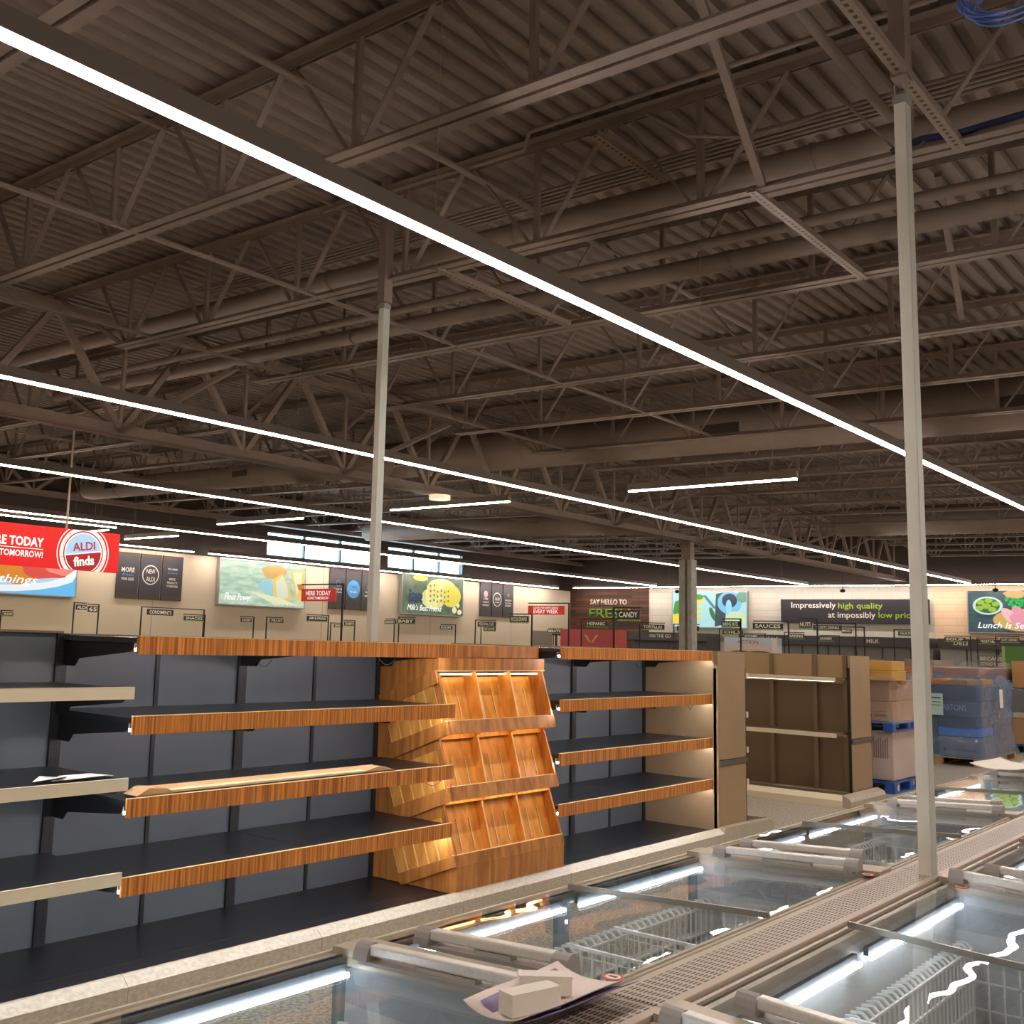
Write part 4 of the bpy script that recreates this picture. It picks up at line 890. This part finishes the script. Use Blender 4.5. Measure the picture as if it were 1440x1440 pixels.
MB().box(6.85, 7.78, ya-.001, ya+.003, 2.797, 2.806).build('underline', M_sw, o)
cx, cz = 8.41, 2.80
def disc(r, m_, dy, a0=0, a1=360, nm='badge'):
    pts = []
    for i in range(61):
        t_ = math.radians(a0+(a1-a0)*i/60); pts.append((cx+r*math.cos(t_), max(2.552, min(3.128, cz+r*math.sin(t_)))))
    b = MB(); b.face([(p, 13.938-dy, q) for p, q in pts]); b.build(nm, m_, o)
disc(.42, M_sw, .001); disc(.405, M_red, .002); disc(.375, M_sw, .003) ; disc(.36, M_sd, .004) if 0 else None
disc(.32, M_sd, .0045); disc(.30, M_sw, .005); disc(.285, M_sb, .006)
disc(.285, M_sd, .007, 180+9, 360+9, 'badge_lower'); 
b = MB(); b.beam((cx-.285, 13.930, cz-.045), (cx+.285, 13.930, cz+.045), .002, .014); b.build('badge_bar', M_sw, o)
# tilted badge words
def tilt_text(st, x, z, w_, h_, m_, ang, nm='badge_words', off=.02):
    t_ = text(nm, st, m_, None, (0, 0, 0), w_, h_, '-Y', off=off)
    for v in t_.data.vertices:
        px, pz = v.co.x, v.co.z; v.co.x = x+px*math.cos(ang)-pz*math.sin(ang); v.co.z = z+px*math.sin(ang)+pz*math.cos(ang); v.co.y = 13.926
    setpar(t_, o)
tilt_text('ALDI', cx, cz+.10, .36, .12, M_sd, math.radians(8)); tilt_text('finds', cx+.015, cz-.11, .33, .14, M_sw, math.radians(8), off=.03)
ring = 'HERE TODAY \u2022 GONE TOMORROW! \u2022 '*2
for i, ch in enumerate(ring):
    if ch == ' ': continue
    an = PI/2+.3-i*2*PI/len(ring); px, pz = cx+.345*math.cos(an), cz+.345*math.sin(an)
    if 2.58 < pz < 3.10: tilt_text(ch, px, pz, .022 if ch != 'I' else .007, .036 if ch not in '\u2022' else .015, M_sd, an-PI/2, 'badge_ring_letter', off=0)
for x in (4.3, 8.15): MB().tube([(x, 14, 3.12), (x, 14, 3.9), (x, 14, zd(14)-.6)], .016, 8).build('hanger_rod', mat('rod_pale', (190, 176, 160), .4), o)
def flag(x, y0, y1, z0, z1, yp, lines, label, ztop):
    o = empty('flag_sign', (x, yp, 1.6), label, 'sign')
    MB().box(x-.01, x+.01, min(y0, y1), max(y0, y1), z0, z1).build('sign_board', mat('flag_red', (206, 56, 46), .5, emit=.25), o)
    MB().box(x-.012, x+.012, yp-.012, yp+.012, 0, ztop).box(x-.012, x+.012, min(y0, yp), max(y0, yp), ztop-.02, ztop).build('post', M_blk, o)
    for s_, cz_, ww, hh in lines: text('sign_words', s_, M_sw, o, (x-.013, (y0+y1)/2, cz_), ww, hh, '-X', off=.01)
flag(12, 13.18, 12.38, 2.28, 2.48, 12.22, [('HERE TODAY', 2.41, .58, .075), ('GONE TOMORROW', 2.33, .5, .045)], 'red flag sign reading HERE TODAY GONE TOMORROW, left of the left power pole', 2.56)
flag(18, 12.92, 12.04, 2.29, 2.47, 11.93, [('LOOK FOR NEW DEALS', 2.43, .6, .04), ('EVERY WEEK', 2.355, .6, .075)], 'red flag sign reading EVERY WEEK on a black post, left of the plank wall', 2.53)
M_sig = mat('aisle_sign_dark', (50, 48, 46), .5); M_lime = mat('lime_edge', (130, 170, 70), .5); M_stx = mat('sign_text', (226, 222, 206), .5, emit=.15)
SIG = [
('CONDIMENTS', '-Y', 20.0, 13.72, 14.4, 2.062, 2.191, [13.59, 15.26]),
('SNACKS', '-Y', 20.0, 14.7, 15.24, 1.981, 2.073, [15.29]),
('SWEET', '-Y', 20.0, 16.32, 16.65, 1.994, 2.083, [16.73]),
('FRUIT', '-Y', 20.0, 17.22, 17.64, 2.008, 2.097, [17.13]),
('JAMS & SPREADS', '-Y', 19.6, 18.05, 18.73, 2.084, 2.2, [18.8]),
('BREAD', '-Y', 20.0, 19.37, 19.68, 1.964, 2.027, [19.27]),
('DAIRY', '-Y', 20.0, 19.73, 20.07, 2.012, 2.111, [20.14]),
('BAKERY', '-X', 21.26, 20.0, 19.58, 2.11, 2.199, [19.66]),
('BABY', '-X', 19.5, 17.92, 17.35, 2.087, 2.2, [17.89]),
('SOUPS', '-X', 23.58, 20.0, 19.55, 2.023, 2.115, [19.45]),
('PERSONAL CARE', '-X', 21.13, 16.7, 16.14, 2.086, 2.2, [16.79]),
('PET FOOD', '-X', 25.59, 20.0, 19.54, 2.036, 2.133, [20.11]),
('RICE & GRAINS', '-X', 16.01, 11.9, 11.48, 2.089, 2.2, [11.42]),
('ALDI', '-Y', 19.72, 11.83, 12.08, 2.096, 2.2, [11.8]),
('65', '-Y', 20.0, 12.28, 12.49, 2.066, 2.19, [12.54]),
('SPICES MIX', '-Y', 20.0, 10.43, 10.65, 1.925, 1.986, [10.41]),
('HISPANIC', '-X', 18.81, 12.05, 11.55, 2.093, 2.2, [12.17]),
('CANDY', '-X', 12.78, 7.68, 7.34, 2.079, 2.2, [7.75]),
('TORTILLAS', '-X', 21.2, 12.12, 11.57, 2.1, 2.2, [12.19]),
('SPICES', '-X', 22.04, 11.71, 11.17, 2.099, 2.2, [11.8]),
('OILS', '-X', 26.24, 12.64, 12.07, 2.102, 2.2, [12.73]),
('BAKING NUTS', '-X', 17.41, 8.4, 8.07, 2.096, 2.2, [8.06]),
('SAUCES', '-X', 18.54, 8.34, 7.78, 2.095, 2.2, [7.69]),
('NUTS', '-X', 16.79, 6.78, 6.58, 2.092, 2.2, [6.5]),
('SPORTS DRINKS', '-X', 19.42, 7.58, 7.07, 2.12, 2.2, [6.83]),
('BAKING', '-X', 29.78, 12.36, 11.89, 2.071, 2.2, [12.47]),
('KITCHEN', '-X', 31.0, 14.24, 13.77, 2.074, 2.17, [13.57]),
('LAUNDRY', '-X', 31.0, 11.94, 11.53, 2.045, 2.157, [11.37]),
('WATER', '-X', 23.84, 7.49, 7.11, 2.119, 2.2, [7.58]),
('SOUP', '-X', 30.19, 8.33, 7.82, 2.102, 2.2, [7.71]),
('VEGETABLE', '-X', 31.0, 7.71, 7.24, 2.077, 2.176, [7.75]),
('SOFT DRINKS', '-X', 29.46, 6.84, 6.41, 2.107, 2.2, [6.94]),
('MEATS', '-X', 28.95, 20.0, 19.45, 2.058, 2.161, [19.78]),
('MIXES', '-X', 22.0, 8.01, 7.81, 2.118, 2.2, [7.57]),]
for n_, fc, d_, a0, a1, z0, z1, ps in SIG:
    loc = (d_, (a0+a1)/2, 1.6) if fc == '-X' else ((a0+a1)/2, d_, 1.6)
    o = empty('aisle_sign', loc, 'small dark aisle sign reading %s on a thin black frame' % n_, 'sign')
    lo, hi = min(a0, a1), max(a0, a1)
    def bb(p0, p1, q0, q1, dd=.01, sh=0):
        return MB().box(d_-dd+sh, d_+dd+sh, p0, p1, q0, q1) if fc == '-X' else MB().box(p0, p1, d_-dd+sh, d_+dd+sh, q0, q1)
    bb(lo, hi, z0, z1).build('sign_board', M_sig, o)
    if n_ not in ('ALDI', '65', 'CONDIMENTS', 'FRUIT', 'SWEET'): bb(lo, hi, z0-.022, z0-.004, .012).build('lime_edge', M_lime, o)
    c_ = (d_-.013, (lo+hi)/2, (z0+z1)/2) if fc == '-X' else ((lo+hi)/2, d_-.013, (z0+z1)/2)
    text('sign_words', n_, M_stx, o, c_, (hi-lo)*.84, (z1-z0)*.62, fc, off=.012)
    far = [p for p in ps]; fr = MB()
    ROWS = ((14.6, 22, 7.2), (5.4, 19, 10.6), (5.4, 26, 14.4), (5.4, 26, 17.8))
    for p in far:
        px_, py_ = (d_, p) if fc == '-X' else (p, d_)
        zb_ = 0 if not any(a_ < px_ < b_ and abs(py_-y_) < .56 for a_, b_, y_ in ROWS) else 1.62
        fr.box(*((d_+.01, d_+.03, p-.012, p+.012) if fc == '-X' else (p-.012, p+.012, d_+.01, d_+.03)), zb_, z1+.045)
    e0, e1 = min([lo]+far), max([hi]+far)
    fr.box(*((d_+.01, d_+.03, e0, e1) if fc == '-X' else (e0, e1, d_+.01, d_+.03)), z1+.025, z1+.045); fr.build('frame', M_blk, o)

# ================================================================ pallets and boxes
def pallet(nm, x0, x1, y0, y1, z0, m, label, h=.14):
    o = empty(nm, ((x0+x1)/2, (y0+y1)/2, z0), label, 'pallet')
    for k in range(7): w_ = (y1-y0)/7; MB().box(x0, x1, y0+k*w_+.008, y0+(k+1)*w_-.008, z0+h-.02, z0+h).build('deck_board', m, o)
    for i in range(3):
        for j in range(3):
            xa = x0+(x1-x0-.12)*i/2; yc = y0+(y1-y0-.12)*j/2; MB().box(xa, xa+.12, yc, yc+.12, z0+.018, z0+h-.02).build('block', m, o)
    for j in range(3): yc = y0+(y1-y0-.12)*j/2; MB().box(x0, x1, yc, yc+.12, z0, z0+.018).build('bottom_board', m, o)
    return o
def crate(nm, x0, x1, y0, y1, z0, z1, m, label, cat='box', bev=.006):
    o = empty(nm, ((x0+x1)/2, (y0+y1)/2, z0), label, cat); MB().box(x0, x1, y0, y1, z0, z1).build('carton', m, o, bevel=bev); return o
def fdecal(o, nm, x0, x1, y, z0, z1, m): MB().box(x0, x1, y-.003, y, z0, z1).build(nm, m, o)
def sdecal(o, nm, x, y0, y1, z0, z1, m): MB().box(x-.003, x, y0, y1, z0, z1).build(nm, m, o)
M_ink = mat('ink', (60, 48, 40), .6); M_tape = mat('clear_tape', (206, 170, 110), .3); M_strap = mat('yellow_strap', (226, 190, 60), .4)
p = pallet('pallet', 14.2, 15.5, 4.56, 5.6, 0, M_blue, 'blue pallet on the floor under the white carton, behind the power pole')
MB().tube([(14.33, 4.558, .07), (14.33, 4.556, .07)], .04, 16).build('white_mark', M_bw, p)
c = crate('tall_carton', 14.3, 15.45, 4.60, 5.5, .15, .755, mat('pinkish_card', (196, 178, 168), .7, noise=.04, nscale=2), 'large pinkish white carton with black care marks on the blue pallet')
for k in range(7): sdecal(c, 'print_lines', 14.299, 4.66+.028*k, 4.672+.028*k, .42, .68-.02*(k % 3), mat('print_grey', (130, 110, 106), .6))
MB().tube([(14.298, 5.08, .30), (14.296, 5.08, .30)], .035, 12).build('care_mark', M_ink, c); sdecal(c, 'care_mark', 14.298, 4.98, 5.01, .25, .35, M_ink); sdecal(c, 'care_mark', 14.298, 4.86, 4.96, .29, .31, M_ink); sdecal(c, 'care_mark', 14.298, 4.90, 4.915, .25, .35, M_ink)
pallet('pallet', 14.2, 15.5, 4.56, 5.6, .76, M_blue, 'blue pallet lying on top of the white carton', .12)
c = crate('carton', 14.22, 14.95, 4.57, 5.5, .885, 1.125, M_kraft, 'kraft box printed COPY PAPER on the upper blue pallet')
text('box_words', '\u2666COPY PAPER', M_ink, c, (14.216, 4.80+.03, .95), .44, .06, '-X', off=.008); sdecal(c, 'tape', 14.218, 4.86, 4.885, .885, 1.125, M_tape); sdecal(c, 'tape', 14.217, 4.57, 5.5, 1.0, 1.004, M_ink)
c = crate('carton', 14.95, 15.4, 4.6, 5.5, .885, 1.12, M_kraft, 'kraft box beside the COPY PAPER box, behind the power pole')
c = crate('carton', 14.22, 15.2, 4.60, 5.45, 1.13, 1.385, mat('kraft_dark', (160, 118, 78), .7, noise=.05, nscale=2), 'creased kraft box under the yellow-strapped boxes')
for i, z in enumerate((1.39, 1.515)):
    c = crate('carton', 14.15, 14.66 if i else 14.70, 4.54, 5.4, z, z+.12, mat('ochre_card', (196, 148, 72), .6, noise=.06, nscale=4, stretch=(1, 1, 8)), 'ochre flat carton with yellow straps, %s of the pair on top of the stack' % ('upper' if i else 'lower'))
    sdecal(c, 'strap', 14.149, 4.86, 4.875, z, z+.12, M_strap); sdecal(c, 'red_print', 14.149, 4.98, 5.2, z+.04, z+.06, mat('print_red', (170, 80, 50), .6))
    if not i: sdecal(c, 'strap', 14.148, 4.54, 5.4, z+.108, z+.12, M_strap); fdecal(c, 'strap', 14.15, 14.7, 4.539, z+.108, z+.12, M_strap)
M_wrapb = glassmat('blue_wrap', (.5, .66, .95), 1.5, bump=(.05, 5), alpha=(.17, (.42, .58, .85, 1)), rough=.06)
M_wrapc = glassmat('clear_wrap', (.93, .93, .95), 1.5, bump=(.02, 6), alpha=(.12, (.8, .8, .84, 1)), rough=.08)
def wrap(x0, x1, y0, y1, z0, z1, m, label, amp=.03, skirt=.0, nm='stretch_wrap'):
    random.seed(int(x0*10)); b = MB(); rows_ = 9; per = []
    for (xa, ya_), (xb, yb_) in (((x0, y1), (x0, y0)), ((x0, y0), (x1, y0)), ((x1, y0), (x1, y1)), ((x1, y1), (x0, y1))):
        for i in range(10): per.append((xa+(xb-xa)*i/10, ya_+(yb_-ya_)*i/10))
    n = len(per); cx_, cy_ = (x0+x1)/2, (y0+y1)/2
    for r in range(rows_+1):
        v = r/rows_
        for i, (px, py) in enumerate(per):
            k = 1-.06*math.sin(PI*v)+skirt*max(0, .25-v)+random.uniform(-amp, amp)*.6
            top = .08*math.sin(i*.9) if r == rows_ else 0
            b.v.append((cx_+(px-cx_)*k, cy_+(py-cy_)*k, z0+(z1-z0)*v+top))
    for r in range(rows_):
        for i in range(n): j = (i+1) % n; b.f.append([r*n+i, r*n+j, (r+1)*n+j, (r+1)*n+i])
    return tag(b.build(nm, m, smooth=True), label, 'wrapping')
wrap(14.12, 15.5, 4.50, 5.6, .86, 1.40, M_wrapc, 'clear stretch wrap around the kraft boxes on the blue pallets', .01)
pallet('pallet', 18.8, 21.0, 4.70, 6.0, 0, mat('pale_pine', (196, 156, 100), .7, noise=.1, nscale=4), 'worn pale wooden pallet under the blue-wrapped goods', .13)
M_dk = mat('dark_card', (84, 78, 80), .6); M_gy = mat('grey_card', (128, 116, 108), .6)
bl = [(18.85, 19.8, 4.75, 5.35, .14, .44, M_gy, 'grey COPY PAPER box low in the blue-wrapped stack'), (18.9, 20.9, 5.36, 5.95, .14, .75, M_dk, 'dark carton at the bottom left of the blue-wrapped stack'),
      (19.82, 20.9, 4.75, 5.35, .14, .62, M_dk, 'dark carton at the bottom right of the blue-wrapped stack'), (18.9, 19.8, 4.76, 5.36, .45, .58, mat('bright_blue_card', (50, 150, 220), .5), 'bright blue flat carton in the middle of the wrapped stack'),
      (18.95, 20.8, 4.78, 5.9, .76, 1.0, M_gy, 'grey carton with white letters in the blue-wrapped stack'), (19.0, 20.6, 4.8, 5.9, 1.01, 1.24, M_dk, 'dark carton at the top of the blue-wrapped stack'), (18.9, 19.8, 4.78, 5.34, .59, .75, M_dk, 'dark flat carton above the bright blue one')]
for x0, x1, y0, y1, z0, z1, m_, l in bl:
    c = crate('carton', x0, x1, y0, y1, z0, z1, m_, l)
    if 'COPY' in l: text('box_words', '\u2666COPY PAPER', M_ink, c, (x0-.004, 5.03, .24), .5, .06, '-X', off=.008)
    if 'letters' in l: text('box_words', 'CARTONS', M_bw, c, (x0-.004, 5.15, .9), .42, .1, '-X', off=.006)
crate('carton', 18.95, 19.35, 5.55, 5.85, 1.25, 1.52, mat('orange_card', (190, 126, 66), .6), 'upright orange-brown carton standing on the left of the blue-wrapped stack')
crate('carton', 19.1, 20.7, 4.95, 5.5, 1.25, 1.34, mat('orange_card', (190, 126, 66), .6), 'flat orange-brown carton on top of the blue-wrapped stack')
wrap(18.76, 21.0, 4.68, 6.02, .12, 1.36, M_wrapb, 'translucent blue stretch wrap around the dark cartons', .03, .12)
o = tag(MB().box(18.70, 18.704, 5.22, 5.44, .78, 1.12).build('delivery_label', mat('label_aqua', (176, 206, 200), .6)), 'pale aqua delivery label taped to the blue wrap', 'label'); MB().box(18.697, 18.70, 5.25, 5.41, 1.04, 1.06).box(18.697, 18.70, 5.25, 5.38, .98, .99).box(18.697, 18.70, 5.25, 5.40, .93, .94).build('label_print', M_ink, o)
tag(MB().box(19.75, 19.95, 4.63, 4.634, .90, 1.20).build('delivery_label', M_white), 'creased white label on the blue wrap near its right edge', 'label')
pallet('pallet', 22.5, 24.2, 4.2, 5.5, 0, M_blue, 'blue pallet at the right edge under the clear-wrapped goods')
for x0, x1, y0, y1, z0, z1, m_, l in ((22.5, 24.1, 4.25, 5.45, .15, .62, mat('tan_card', (176, 140, 96), .7), 'tan carton on the blue pallet at the right edge'), (22.5, 24.1, 4.25, 5.45, .63, .72, mat('cream_slab', (214, 196, 166), .6), 'cream slab above the tan carton at the right edge'), (22.6, 24.0, 4.3, 5.4, .73, 1.15, M_dk, 'dark bundle under clear wrap at the right edge'),
      (24.2, 25.6, 6.9, 7.5, 0, 1.62, mat('mauve_card', (152, 128, 116), .6), 'mauve brown wrapped cartons behind the blue stack'), (22.4, 25.5, 5.6, 6.6, .2, 1.50, mat('rose_card', (166, 132, 118), .6), 'rose brown wrapped stack behind the blue-wrapped one'), (24.5, 26, 5.0, 5.5, .0, 1.66, mat('tan_card2', (170, 144, 110), .7), 'tall tan stack at the right edge'),
      (23.2, 24.3, 4.5, 5.2, 1.16, 1.62, mat('orange_kraft', (186, 138, 88), .7), 'tall kraft carton at the very right edge above the clear wrap')):
    crate('carton', x0, x1, y0, y1, z0, z1, m_, l)
wrap(22.4, 24.2, 4.2, 5.5, .7, 1.2, M_wrapc, 'clear stretch wrap around the dark bundle at the right edge', .03)
wrap(22.3, 25.6, 5.55, 6.65, .2, 1.55, M_wrapc, 'clear stretch wrap around the rose brown stack', .02)
